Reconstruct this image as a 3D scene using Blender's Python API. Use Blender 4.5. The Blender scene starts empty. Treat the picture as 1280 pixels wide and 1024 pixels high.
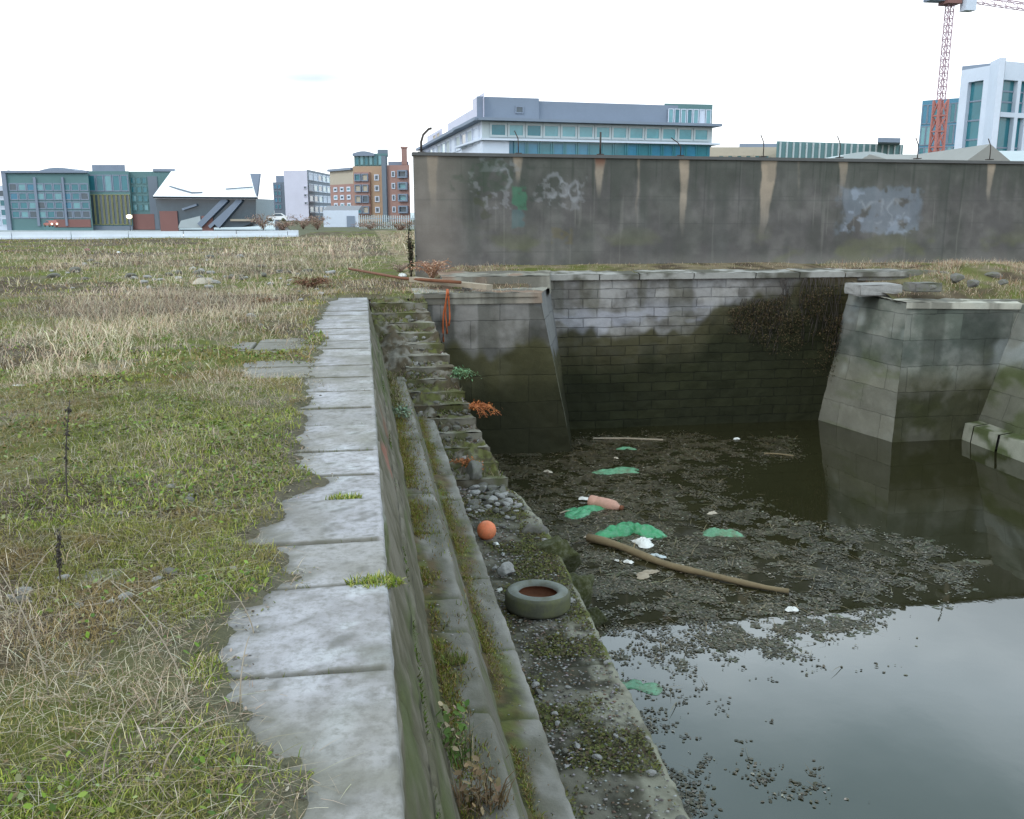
import bpy, math, random
import numpy as np
from mathutils import Vector, Matrix
random.seed(7); rng = np.random.default_rng(7)
sc = bpy.context.scene; COL = sc.collection
R = math.radians
# ------------------------------------------------------------------ camera model
F = 1150.0; PITCH = R(12.1); YAW = R(9.1); EYE = 1.5; WL = -3.04
CP, SP, CY, SY = math.cos(PITCH), math.sin(PITCH), math.cos(YAW), math.sin(YAW)
def ray(u, v):
    a = (u-640)/F; b = (v-512)/F
    fw = CP-SP*b; dn = SP+CP*b
    return fw*SY+a*CY, fw*CY-a*SY, -dn, fw
def G(u, v, z=0.0):
    x, y, d, fw = ray(u, v); t = (z-EYE)/d
    return x*t, y*t
def P(u, v, D):
    x, y, d, fw = ray(u, v); t = D/fw
    return Vector((x*t, y*t, EYE+d*t))
def ZT(u, v, D): return P(u, v, D).z
def XY(u, D): p = P(u, 265, D); return Vector((p.x, p.y))
def XYV(u, v, D): p = P(u, v, D); return Vector((p.x, p.y))
def project(x, y, z):
    fwd = x*SY+y*CY; rt = x*CY-y*SY; up = z-EYE
    zc = fwd*CP-up*SP; yc = -(fwd*SP+up*CP)
    return 640+F*rt/zc, 512+F*yc/zc
cam = bpy.data.cameras.new('camera'); co = bpy.data.objects.new('camera', cam); COL.objects.link(co)
co.location = (0, 0, EYE); co.rotation_euler = (R(90)-PITCH, 0, -YAW)
cam.sensor_width = 36; cam.lens = 36*F/1280; cam.clip_end = 20000; cam.clip_start = 0.05
sc.camera = co
# ------------------------------------------------------------------ noise
def _h(ix, iy, s):
    n = (ix.astype(np.int64)*374761393+iy.astype(np.int64)*668265263+s*974711) & 0xffffffff
    n = ((n ^ (n >> 13))*1274126177) & 0xffffffff
    return ((n ^ (n >> 16)) & 0xffff)/65535.0
def vn(x, y, s=0):
    x = np.asarray(x, float); y = np.asarray(y, float)
    ix = np.floor(x); iy = np.floor(y); fx = x-ix; fy = y-iy
    fx = fx*fx*(3-2*fx); fy = fy*fy*(3-2*fy)
    a = _h(ix, iy, s); b = _h(ix+1, iy, s); c = _h(ix, iy+1, s); d = _h(ix+1, iy+1, s)
    return (a*(1-fx)+b*fx)*(1-fy)+(c*(1-fx)+d*fx)*fy
def fbm(x, y, s=0, o=4):
    r = 0; a = .5; x = np.asarray(x, float); y = np.asarray(y, float)
    for k in range(o):
        r = r+a*vn(x, y, s+k*17); a *= .5; x = x*2.03+7.1; y = y*2.03+3.7
    return r/(1-.5**o)
def sstep(a, b, x):
    t = np.clip((np.asarray(x, float)-a)/(b-a), 0, 1); return t*t*(3-2*t)
def mixc(c, d, t):
    t = np.clip(np.asarray(t), 0, 1)[..., None]; return np.asarray(c)*(1-t)+np.asarray(d)*t
# ------------------------------------------------------------------ object helpers
def tag(o, label=None, cat=None, group=None, kind=None):
    if label: o['label'] = label
    if cat: o['category'] = cat
    if group: o['group'] = group
    if kind: o['kind'] = kind
    return o
ROOTLOC = {}
def empty(name, loc, label, cat, group=None):
    o = bpy.data.objects.new(name, None); COL.objects.link(o)
    o.location = tuple(loc); o.empty_display_size = .2
    ROOTLOC[o] = Vector(loc)
    return tag(o, label, cat, group)
def link(name, me, mats, parent=None, loc=None, smooth=False):
    """mesh coordinates are world coordinates; loc = own origin for a top-level mesh"""
    for m in (mats if isinstance(mats, (list, tuple)) else [mats]): me.materials.append(m)
    o = bpy.data.objects.new(name, me); COL.objects.link(o)
    if smooth: me.polygons.foreach_set('use_smooth', [True]*len(me.polygons))
    if parent is not None:
        o.parent = parent; rl = ROOTLOC[parent]; ROOTLOC[o] = rl
        me.transform(Matrix.Translation(-rl))
    elif loc is not None:
        me.transform(Matrix.Translation(-Vector(loc))); o.location = tuple(loc)
        ROOTLOC[o] = Vector(loc)
    else: ROOTLOC[o] = Vector((0, 0, 0))
    return o
class MB:
    def __init__(s): s.v = []; s.f = []; s.m = []; s.sm = []
    def add(s, vs, fs, m=0, sm=False):
        b = len(s.v); s.v += [tuple(q) for q in vs]
        s.f += [tuple(i+b for i in f) for f in fs]; s.m += [m]*len(fs); s.sm += [sm]*len(fs); return s
    def prism(s, pts, z0, z1, m=0):
        n = len(pts)
        A = sum(pts[i][0]*pts[(i+1) % n][1]-pts[(i+1) % n][0]*pts[i][1] for i in range(n))
        if A < 0: pts = pts[::-1]
        z0 = z0 if isinstance(z0, (list, tuple)) else [z0]*n
        z1 = z1 if isinstance(z1, (list, tuple)) else [z1]*n
        if A < 0 : z0 = z0[::-1]; z1 = z1[::-1]
        vs = [(p[0], p[1], z) for p, z in zip(pts, z0)]+[(p[0], p[1], z) for p, z in zip(pts, z1)]
        fs = [tuple(range(n-1, -1, -1)), tuple(range(n, 2*n))]+[(i, (i+1) % n, n+(i+1) % n, n+i) for i in range(n)]
        return s.add(vs, fs, m)
    def box(s, x0, x1, y0, y1, z0, z1, m=0): return s.prism([(x0, y0), (x1, y0), (x1, y1), (x0, y1)], z0, z1, m)
    def bar(s, a, b, w, h=None, m=0):
        a = Vector(a); b = Vector(b); h = h or w; d = (b-a).normalized()
        u = d.cross(Vector((0, 0, 1)))
        u = Vector((1, 0, 0)) if u.length < 1e-3 else u.normalized()
        n = d.cross(u).normalized(); vs = []
        for p in (a, b):
            for i, j in ((-1, -1), (1, -1), (1, 1), (-1, 1)): vs.append(p+u*i*w/2+n*j*h/2)
        return s.add(vs, [(3, 2, 1, 0), (4, 5, 6, 7), (0, 1, 5, 4), (1, 2, 6, 5), (2, 3, 7, 6), (3, 0, 4, 7)], m)
    def tube(s, pts, rad, n=7, m=0):
        pts = [Vector(p) for p in pts]; k = len(pts)
        rad = rad if isinstance(rad, (list, tuple)) else [rad]*k
        vs = []
        for i, p in enumerate(pts):
            d = (pts[min(i+1, k-1)]-pts[max(i-1, 0)]).normalized()
            u = d.cross(Vector((0.01, .02, 1))); u = u.normalized() if u.length > 1e-3 else Vector((1, 0, 0))
            w = d.cross(u).normalized()
            for j in range(n):
                t = 2*math.pi*j/n; vs.append(p+(u*math.cos(t)+w*math.sin(t))*rad[i])
        fs = [(i*n+j, i*n+(j+1) % n, (i+1)*n+(j+1) % n, (i+1)*n+j) for i in range(k-1) for j in range(n)]
        fs += [tuple(range(n-1, -1, -1)), tuple(range((k-1)*n, k*n))]
        return s.add(vs, fs, m, True)
    def fbox(s, A, B, s0, s1, z0, z1, o0, o1, m=0):
        """box on the facade A->B (xy): along s0..s1 m, outwards (towards the camera) o0..o1"""
        A = Vector((A[0], A[1])); B = Vector((B[0], B[1])); d = (B-A).normalized(); n = Vector((d.y, -d.x))
        if n.dot(-A) < 0: n = -n
        q = [A+d*s0+n*o0, A+d*s1+n*o0, A+d*s1+n*o1, A+d*s0+n*o1]
        return s.prism([tuple(p) for p in q], z0, z1, m)
    def build(s, name, mats, parent=None, loc=None):
        me = bpy.data.meshes.new(name); me.from_pydata(s.v, [], s.f)
        me.polygons.foreach_set('material_index', s.m); me.polygons.foreach_set('use_smooth', s.sm)
        me.update(); return link(name, me, mats, parent, loc)
def npmesh(name, V, Fq, C=None, smooth=False):
    """V (n,3); Fq (m,k) constant face size or list of arrays; C (n,3) vertex colours"""
    me = bpy.data.meshes.new(name); fl = Fq if isinstance(Fq, list) else [Fq]
    loops = np.concatenate([f.ravel() for f in fl]).astype(np.int32)
    sizes = np.concatenate([np.full(len(f), f.shape[1]) for f in fl]).astype(np.int32)
    me.vertices.add(len(V)); me.vertices.foreach_set('co', np.asarray(V, np.float32).ravel())
    me.loops.add(len(loops)); me.loops.foreach_set('vertex_index', loops)
    me.polygons.add(len(sizes)); me.polygons.foreach_set('loop_start', np.concatenate([[0], np.cumsum(sizes)[:-1]]).astype(np.int32))
    me.update(calc_edges=True)
    if smooth: me.polygons.foreach_set('use_smooth', np.ones(len(sizes), bool))
    if C is not None:
        at = me.color_attributes.new('Col', 'FLOAT_COLOR', 'POINT')
        at.data.foreach_set('color', np.concatenate([np.clip(C, 0, 1), np.ones((len(C), 1))], 1).astype(np.float32).ravel())
    me.validate(); return me
def gridf(nu, nv):
    i = np.arange(nu-1)[:, None]; j = np.arange(nv-1)[None, :]
    a = (i*nv+j).ravel(); return np.stack([a, a+nv, a+nv+1, a+1], 1)
def patch(P0, P1, P2, P3, nu, nv, disp=None, colf=None, name='p'):
    """bilinear patch P0->P1 (u), P0->P3 (v); disp(u,v,pos)->normal offset"""
    P0, P1, P2, P3 = [np.array(p, float) for p in (P0, P1, P2, P3)]
    u, v = np.meshgrid(np.linspace(0, 1, nu), np.linspace(0, 1, nv), indexing='ij')
    U = u[..., None]; V_ = v[..., None]
    pos = P0*(1-U)*(1-V_)+P1*U*(1-V_)+P2*U*V_+P3*(1-U)*V_
    n = np.cross(P1-P0, P3-P0); n /= np.linalg.norm(n)
    if disp is not None: pos = pos+n*disp(u, v, pos)[..., None]
    C = colf(u, v, pos).reshape(-1, 3) if colf is not None else None
    return pos.reshape(-1, 3), gridf(nu, nv), C
def merge(parts):
    V = []; Fs = []; C = []; b = 0
    for v, f, c in parts: V.append(v); Fs.append(f+b); C.append(c); b += len(v)
    return np.concatenate(V), Fs, np.concatenate(C)
# ------------------------------------------------------------------ materials
class NT:
    def __init__(s, t): s.t = t; s.n = t.nodes; s.l = t.links
    def new(s, k, **kw):
        n = s.n.new(k)
        for a, b in kw.items():
            if isinstance(b, tuple) and a == 'inp':
                pass
            setattr(n, a, b)
        return n
    def math(s, op, a, b=None, clamp=False):
        n = s.n.new('ShaderNodeMath'); n.operation = op; n.use_clamp = clamp
        for i, q in enumerate((a, b)):
            if q is None: continue
            if isinstance(q, (int, float)): n.inputs[i].default_value = q
            else: s.l.new(q, n.inputs[i])
        return n.outputs[0]
    def noise(s, vec, scale, detail=5, rough=.6):
        n = s.n.new('ShaderNodeTexNoise'); n.inputs['Scale'].default_value = scale
        n.inputs['Detail'].default_value = detail; n.inputs['Roughness'].default_value = rough
        if vec is not None: s.l.new(vec, n.inputs['Vector'])
        return n.outputs['Fac']
    def ramp(s, fac, stops):
        n = s.n.new('ShaderNodeValToRGB'); e = n.color_ramp.elements
        while len(e) < len(stops): e.new(.5)
        for q, (p, c) in zip(e, stops): q.position = p; q.color = (*c, 1) if len(c) == 3 else c
        s.l.new(fac, n.inputs[0]); return n.outputs[0]
    def mix(s, a, b, f, mode='MIX'):
        n = s.n.new('ShaderNodeMix'); n.data_type = 'RGBA'; n.blend_type = mode
        for k, q in ((0, f), (6, a), (7, b)):
            if isinstance(q, (int, float)): n.inputs[k].default_value = q
            elif isinstance(q, tuple): n.inputs[k].default_value = (*q, 1)
            else: s.l.new(q, n.inputs[k])
        return n.outputs[2]
def mat(name, col=(.5, .5, .5), rough=.85, var=.25, scale=3., fine=40., bump=.3, bdist=.01, attr=False,
        brick=None, metallic=0., spec=.3, tint=None):
    m = bpy.data.materials.new(name); m.use_nodes = True; t = NT(m.node_tree)
    b = m.node_tree.nodes['Principled BSDF']
    tc = t.n.new('ShaderNodeTexCoord').outputs['Object']
    if attr: a = t.n.new('ShaderNodeAttribute'); a.attribute_name = 'Col'; base = a.outputs['Color']
    else: base = (*col,)
    n1 = t.noise(tc, scale, 6, .65); n2 = t.noise(tc, fine, 4, .7)
    k = t.math('ADD', t.math('MULTIPLY', t.math('SUBTRACT', n1, .5), var*2.2), t.math('MULTIPLY', t.math('SUBTRACT', n2, .5), var*1.2))
    k = t.math('ADD', k, 1.0)
    cmb = t.n.new('ShaderNodeCombineColor')
    for i in range(3): t.l.new(k, cmb.inputs[i])
    c = t.mix(base, cmb.outputs[0], 1.0, 'MULTIPLY')
    if tint: c = t.mix(c, tint[0], t.math('MULTIPLY', t.ramp(t.noise(tc, tint[1], 5, .7), [(.45, (0, 0, 0)), (.7, (1, 1, 1))]), tint[2]))
    h = t.math('ADD', t.math('MULTIPLY', n1, .5), t.math('MULTIPLY', n2, .5))
    if brick:   # (axis 'X'/'Y', block length, course height, mortar, darkness)
        sp = t.n.new('ShaderNodeSeparateXYZ'); t.l.new(tc, sp.inputs[0])
        cb = t.n.new('ShaderNodeCombineXYZ'); t.l.new(sp.outputs[brick[0]], cb.inputs[0]); t.l.new(sp.outputs['Z'], cb.inputs[1])
        wob = t.n.new('ShaderNodeTexNoise'); wob.inputs['Scale'].default_value = 2.5; t.l.new(cb.outputs[0], wob.inputs['Vector'])
        vm = t.n.new('ShaderNodeVectorMath'); vm.operation = 'MULTIPLY_ADD'; vm.inputs[1].default_value = (.05, .05, 0)
        t.l.new(wob.outputs['Color'], vm.inputs[0]); t.l.new(cb.outputs[0], vm.inputs[2])
        br = t.n.new('ShaderNodeTexBrick'); t.l.new(vm.outputs[0], br.inputs['Vector'])
        br.inputs['Scale'].default_value = 1.; br.inputs['Brick Width'].default_value = brick[1]
        br.inputs['Row Height'].default_value = brick[2]; br.inputs['Mortar Size'].default_value = brick[3]
        br.inputs['Mortar Smooth'].default_value = .4
        br.inputs['Color1'].default_value = (.72, .72, .74, 1); br.inputs['Color2'].default_value = (1.1, 1.08, 1.05, 1)
        br.inputs['Mortar'].default_value = (brick[4],)*3+(1,)
        nb = t.noise(tc, 1.7, 4, .7)
        c = t.mix(c, br.outputs['Color'], t.math('MULTIPLY', t.ramp(nb, [(.25, (.3, .3, .3)), (.6, (1, 1, 1))]), 1.0), 'MULTIPLY')
        h = t.math('SUBTRACT', h, t.math('MULTIPLY', br.outputs['Fac'], 1.5))
    t.l.new(c, b.inputs['Base Color']) if not isinstance(c, tuple) else None
    b.inputs['Roughness'].default_value = rough; b.inputs['Metallic'].default_value = metallic
    b.inputs['Specular IOR Level'].default_value = spec
    if bump:
        bp = t.n.new('ShaderNodeBump'); bp.inputs['Strength'].default_value = bump; bp.inputs['Distance'].default_value = bdist
        t.l.new(h, bp.inputs['Height']); t.l.new(bp.outputs[0], b.inputs['Normal'])
    return m
def glassm(name, col, rough=.12, spec=.6):
    return mat(name, col, rough, .3, .25, 1.2, 0, spec=spec)
M = {}
M['ground'] = mat('soil and moss', attr=True, rough=1, var=.45, scale=4, fine=60, bump=.8, bdist=.03, spec=.05)
M['slab'] = mat('weathered concrete slab', attr=True, rough=.85, var=.22, scale=9, fine=120, bump=.5, bdist=.005, spec=.2, tint=((.13, .12, .10), 28, .65))
M['stone'] = mat('dock stone', attr=True, rough=.85, var=.28, scale=5, fine=50, bump=.6, bdist=.015, spec=.2)
M['stoneX'] = mat('coursed masonry facing the viewer', attr=True, rough=.85, var=.25, scale=3, fine=40, bump=.7, bdist=.02, spec=.2, brick=('X', .62, .2, .012, .5))
M['pierX'] = mat('large block masonry of the piers', attr=True, rough=.85, var=.22, scale=2.5, fine=40, bump=.6, bdist=.02, spec=.2, brick=('X', 1.1, .52, .011, .62))
M['pierY'] = mat('large block masonry of the side faces', attr=True, rough=.85, var=.22, scale=2.5, fine=40, bump=.6, bdist=.02, spec=.2, brick=('Y', 1.2, .52, .011, .62))
M['wall'] = mat('stained rendered concrete', attr=True, rough=.95, var=.2, scale=1.6, fine=30, bump=.4, bdist=.015, spec=.1)
M['leaf'] = mat('plant matter', attr=True, rough=.8, var=.15, scale=8, fine=50, bump=0, spec=.1)
M['scum'] = mat('floating litter and weed', attr=True, rough=.42, var=.25, scale=9, fine=70, bump=0, spec=.28)
M['rock'] = mat('loose stone', (.16, .15, .14), .9, .4, 3, 30, .7, .02, tint=((.07, .085, .02), 3, .7))
M['rockpale'] = mat('pale loose stone', (.3, .29, .28), .9, .4, 4, 30, .7, .02)
M['mossrock'] = mat('mossy boulder', (.065, .07, .022), .95, .7, 5, 30, 1., .05, tint=((.17, .165, .13), 5, .75))
M['rubber'] = mat('muddy tyre rubber', (.085, .085, .06), .8, .3, 6, 40, .4, .006, tint=((.12, .125, .05), 5, .8))
M['rubdark'] = mat('pale dusty tyre side', (.17, .18, .165), .85, .4, 14, 70, .4, .006, tint=((.08, .075, .045), 7, .8), spec=.15)
M['rust'] = mat('rust brown', (.16, .065, .035), .9, .4, 8, 60, .4, .004)
M['orange'] = mat('orange vinyl', (.72, .2, .09), .6, .3, 12, 60, .3, .004, tint=((.28, .16, .09), 9, .6))
M['rope'] = mat('orange rope', (.36, .09, .03), .8, .3, 15, 80, .3, .003)
M['white'] = mat('white plastic scrap', (.62, .62, .6), .5, .35, 10, 50, .1, .003)
M['green'] = mat('green plastic bag', (.03, .22, .09), .35, .7, 9, 40, .6, .02, spec=.5, tint=((.16, .32, .22), 14, .6))
M['greenp'] = mat('faded green plastic bag', (.10, .26, .15), .4, .5, 9, 30, .6, .02, spec=.4, tint=((.10, .10, .06), 7, .8))
M['pink'] = mat('faded pink plastic', (.48, .27, .21), .6, .3, 8, 50, .3, .005, tint=((.22, .14, .1), 8, .7))
M['wood'] = mat('driftwood', (.17, .13, .075), .9, .35, 6, 50, .5, .005)
M['woodpale'] = mat('pale timber', (.3, .25, .19), .9, .35, 6, 50, .4, .005)
M['metal'] = mat('rusty dark steel', (.06, .05, .045), .7, .4, 6, 40, .2, .003, metallic=.3)
M['barrier'] = mat('whitewashed concrete', (.62, .66, .72), .8, .15, .8, 10, .2, .01)
M['bar_dark'] = mat('grey wet concrete', (.1, .1, .1), .9, .2, 2, 20, .2, .01)
def bm_(n, c, **k): M[n] = mat(n+' cladding', c, k.pop('rough', .7), k.pop('var', .12), .3, 4, 0, **k)
bm_('b_white', (.55, .60, .70)); bm_('b_grey', (.20, .24, .31)); bm_('b_dark', (.15, .18, .22)); bm_('b_beige', (.42, .37, .30))  # dark cladding paled in its colour to stand in for distance haze
bm_('b_brick', (.32, .19, .165)); bm_('b_sand', (.38, .26, .18)); bm_('b_green', (.11, .20, .21)); bm_('b_red', (.22, .11, .10))  # brick colour lightened too, haze painted into the far blocks
bm_('b_lav', (.52, .52, .62)); bm_('b_stripe', (.26, .26, .13)); bm_('b_roof', (.2, .2, .22)); bm_('b_pale', (.40, .45, .47))
bm_('b_orange', (.40, .16, .14)); bm_('b_shed', (.24, .24, .23)); bm_('b_crane', (.34, .22, .27)); bm_('b_roofwhite', (.86, .86, .88))
M['g_teal'] = glassm('teal glazing', (.03, .16, .20)); M['g_dark'] = glassm('dark glazing', (.06, .09, .115))  # dark glazing lightened in colour, imitating haze over the far buildings
M['g_pale'] = glassm('pale glazing', (.13, .30, .34)); M['g_blue'] = glassm('blue glazing', (.03, .17, .27))
def emis(name, c, s):
    m = bpy.data.materials.new(name); m.use_nodes = True; b = m.node_tree.nodes['Principled BSDF']
    b.inputs['Emission Color'].default_value = (*c, 1); b.inputs['Emission Strength'].default_value = s; return m
M['lamp'] = emis('lit lamp', (1, .8, .5), 3)
# water
mw = bpy.data.materials.new('still murky water'); mw.use_nodes = True; t = NT(mw.node_tree); b = t.n['Principled BSDF']
b.inputs['Base Color'].default_value = (.02, .019, .008, 1); b.inputs['Roughness'].default_value = .015; b.inputs['IOR'].default_value = 1.55
tc = t.n.new('ShaderNodeTexCoord').outputs['Object']
bp = t.n.new('ShaderNodeBump'); bp.inputs['Strength'].default_value = .03; bp.inputs['Distance'].default_value = .02
t.l.new(t.noise(tc, 3.5, 3, .5), bp.inputs['Height']); t.l.new(bp.outputs[0], b.inputs['Normal'])
M['water'] = mw
# ------------------------------------------------------------------ sky and sun
SUN_EL, SUN_AZ = R(42), R(235)     # azimuth clockwise from +Y: behind and to the left
w = bpy.data.worlds.new('World'); sc.world = w; w.use_nodes = True; t = NT(w.node_tree)
bg = t.n['Background']; out = t.n['World Output']
sk = t.n.new('ShaderNodeTexSky'); sk.sky_type = 'NISHITA'; sk.sun_disc = False; sk.sun_elevation = SUN_EL; sk.sun_rotation = SUN_AZ
t.l.new(sk.outputs[0], bg.inputs[0]); bg.inputs[1].default_value = .10
tc = t.n.new('ShaderNodeTexCoord').outputs['Generated']
sp = t.n.new('ShaderNodeSeparateXYZ'); t.l.new(tc, sp.inputs[0])
zc = t.math('MAXIMUM', sp.outputs['Z'], .0)
den = t.math('ADD', zc, .12)
cb = t.n.new('ShaderNodeCombineXYZ')
t.l.new(t.math('DIVIDE', sp.outputs['X'], den), cb.inputs[0]); t.l.new(t.math('DIVIDE', sp.outputs['Y'], den), cb.inputs[1])
nz = t.noise(cb.outputs[0], 1.5, 4, .45)
hor = t.ramp(zc, [(0., (2.3, 2.35, 2.4)), (.28, (2.25, 2.35, 2.45)), (.37, (2.8, 3.2, 3.5)), (.44, (3.7, 4.35, 4.8)), (.52, (2.9, 3.6, 3.95)), (.61, (2.2, 3.0, 3.3)), (.8, (1.2, 1.4, 1.5)), (1., (1.0, 1.15, 1.25))])
shade = t.ramp(nz, [(.34, (.62, .68, .70)), (.5, (.95, .96, .97)), (.64, (1.4, 1.36, 1.32))])
lowmask = t.ramp(zc, [(.2, (0, 0, 0)), (.5, (1, 1, 1))])
cc = t.mix(hor, t.mix(hor, shade, 1., 'MULTIPLY'), lowmask)
tz = t.math('DIVIDE', t.math('SUBTRACT', sp.outputs['Z'], .133), .009); ta = t.math('DIVIDE', t.math('SUBTRACT', t.math('DIVIDE', sp.outputs['X'], t.math('MAXIMUM', sp.outputs['Y'], .05)), -.055), .07)
gz = t.math('EXPONENT', t.math('MULTIPLY', t.math('ADD', t.math('MULTIPLY', tz, tz), t.math('MULTIPLY', ta, ta)), -1.))
cc = t.mix(cc, (.90, 1.06, 1.12), t.math('MULTIPLY', gz, t.math('MULTIPLY', nz, 2.0), clamp=True))
bg2 = t.n.new('ShaderNodeBackground'); t.l.new(cc, bg2.inputs[0]); bg2.inputs[1].default_value = .64
mx = t.n.new('ShaderNodeMixShader'); mx.inputs[0].default_value = .88
t.l.new(bg.outputs[0], mx.inputs[1]); t.l.new(bg2.outputs[0], mx.inputs[2]); t.l.new(mx.outputs[0], out.inputs[0])
sl = bpy.data.lights.new('sun', 'SUN'); sl.energy = .9; sl.angle = R(14); sl.color = (1, .95, .88)
so = bpy.data.objects.new('sun', sl); COL.objects.link(so)
sd = Vector((math.sin(SUN_AZ)*math.cos(SUN_EL), math.cos(SUN_AZ)*math.cos(SUN_EL), math.sin(SUN_EL)))
so.rotation_euler = sd.to_track_quat('Z', 'Y').to_euler(); so.location = (-20, -20, 40)
sc.view_settings.view_transform = 'Standard'; sc.view_settings.look = 'None'; sc.view_settings.gamma = 1; sc.view_settings.exposure = .3
# ================================================================== TERRAIN
# ragged left edge of the paving (world x at given y)
EDGE = sorted([(G(u, v)[1], G(u, v)[0]) for u, v in ((360, 1015), (340, 960), (285, 890), (262, 780), (345, 722), (335, 650), (385, 600), (372, 545), (385, 500), (378, 478), (392, 440), (400, 400), (418, 372))])
EY = np.array([e[0] for e in EDGE]); EX = np.array([e[1] for e in EDGE])
def edge_x(y): return np.interp(y, EY, EX)
BA = XY(-40, 51.3); BB = XY(372, 57.5); BD = (BB-BA).normalized()
def behind_barrier(x, y): return (x-BA.x)*(-BD.y)+(y-BA.y)*BD.x     # >0: beyond the barrier line
H1, H2 = G(350, 464, 0), G(342, 432, 0)
def hollowf(x, y): return np.exp(-(((x-H1[0])/.32)**2+((y-H1[1])/.5)**2))+.9*np.exp(-(((x-H2[0])/.42)**2+((y-H2[1])/.7)**2))
def dsoil(x, y):
    return edge_x(y)+(fbm(x*3.1, y*3.1, 21, 4)-.5)*.35+(fbm(x*.9, y*.9, 22, 3)-.5)*.2*sstep(5, 9, y)+(fbm(x*13, y*13, 23, 3)-.5)*.14-x
def ground_z(x, y):
    x = np.asarray(x, float); y = np.asarray(y, float)
    far = sstep(18, 45, np.abs(y))
    rough = (fbm(x*.55, y*.55, 3, 3)-.5)*.16+(fbm(x*2.6, y*2.6, 9, 3)-.5)*.07*(1-far)+(fbm(x*11, y*11, 12, 2)-.5)*.035*(1-far)
    d = dsoil(x, y)     # >0 on the soil side
    # worn hollow exposing a second row of slabs
    hollow = hollowf(x, y)
    soil = .018+rough*.75*sstep(0, .8, d)+.03*sstep(.1, 1.5, d)+.02*sstep(0., .08, d)
    soil = soil-hollow*(.09+.05*fbm(x*4, y*4, 31, 3))
    z = np.where(d > 0, soil, -.03+sstep(-.06, 0, d)*.045)
    z = np.where(y > 17.0, (rough+.02)*(1), z)
    # raised quay behind the dock head
    rise = sstep(1.2, 2.2, x)*sstep(17.4, 18.2, y)
    z = z*(1-rise)+rise*(.20+.12*sstep(18.9, 20.9, y)+rough*.25)
    r2 = sstep(9.5, 10.8, x)*sstep(22, 19, y)
    z = z*(1-r2)+r2*(-.33+.17*sstep(16.85, 17.4, y)+.36*sstep(17.1, 20.5, y)+.35*np.exp(-(((x-13.5)/1.6)**2+((y-18.6)/1.3)**2))+rough*.6)
    return z
def in_dock(x, y):
    a = (x > -2.45) & (x < 1.0) & (y < 0)
    d1 = (x > -.02) & (x < 12.95) & (y < 16.83)
    d2 = (x > 3.2) & (x < 10.45) & (y < 18.73)
    return d1 | d2
xs = np.concatenate([-np.geomspace(150, 9, 60), np.arange(-8.9, -3, .07), np.arange(-3, -1.2, .035), np.arange(-1.2, .1, .02), np.arange(.3, 16, .09), np.geomspace(16, 90, 30)])
ys = np.concatenate([np.arange(-12, 1, .5), np.arange(1, 9, .026), np.arange(9, 22, .075), np.geomspace(22, 75, 80)])
X, Y = np.meshgrid(xs, ys, indexing='ij'); Z = ground_z(X, Y)
Z = np.where((X > 0) & (Y > 21.3), .1, Z)
def ground_col(x, y):
    n = fbm(x*.5, y*.5, 41, 4); n2 = fbm(x*3, y*3, 43, 3)
    c = mixc((.085, .065, .045), (.11, .12, .035), sstep(.36, .56, n+.3*(n2-.5)))
    c = mixc(c, (.15, .125, .095), sstep(.52, .7, n2)*.7)
    dry = sstep(16, 22, y)*(x > 1)
    c = mixc(c, (.25, .2, .13), dry*sstep(.3, .6, n2)*.8)
    d = edge_x(y)-x
    near = np.exp(-((np.clip(d, 0, 9))/.25)**2)*(y < 17)
    c = mixc(c, mixc((.10, .095, .06), (.15, .135, .11), fbm(x*5, y*5, 46, 4)), near*.75)
    return c
Fg = gridf(len(xs), len(ys)); V = np.stack([X, Y, Z], -1).reshape(-1, 3)
cx = V[Fg].mean(1)
keep = (behind_barrier(cx[:, 0], cx[:, 1]) < 0) | (cx[:, 0] > BB.x)
keep &= ~in_dock(cx[:, 0], cx[:, 1])
me = npmesh('ground', V, Fg[keep], ground_col(V[:, 0], V[:, 1]), smooth=True)
o = link('ground', me, M['ground']); tag(o, kind='structure')
# land beyond, river, far quay
land = MB()
r1 = XY(350, 190)
land.prism([(BB.x+.1, 60), (r1.x, r1.y), (XY(345, 212)), (600, 230), (600, -60), (13.2, -60), (13.2, 5), (40, 30), (14, 60)], -3.6, -.12)
o = land.build('land', M['ground'])
at = o.data.color_attributes.new('Col', 'FLOAT_COLOR', 'POINT'); at.data.foreach_set('color', [.12, .12, .08, 1]*len(o.data.vertices)); tag(o, kind='structure')
fq = MB(); q0 = XY(-3000, 207); q1 = XY(3500, 207); q2 = q1+Vector((2000, 9000)); q3 = q0+Vector((-3000, 9000))
q0 = XY(-1400, 207); q1 = XY(2500, 235); fq.prism([tuple(q0), tuple(q1), tuple(q2), tuple(q3)], -3.6, -2.6)
o = fq.build('far_quay', M['b_pale']); tag(o, kind='structure')
wm = MB(); wm.add([(-6000, -3000, WL), (9000, -3000, WL), (9000, 12000, WL), (-6000, 12000, WL)], [(0, 1, 2, 3)])
o = wm.build('water', M['water']); tag(o, kind='structure')
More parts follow.
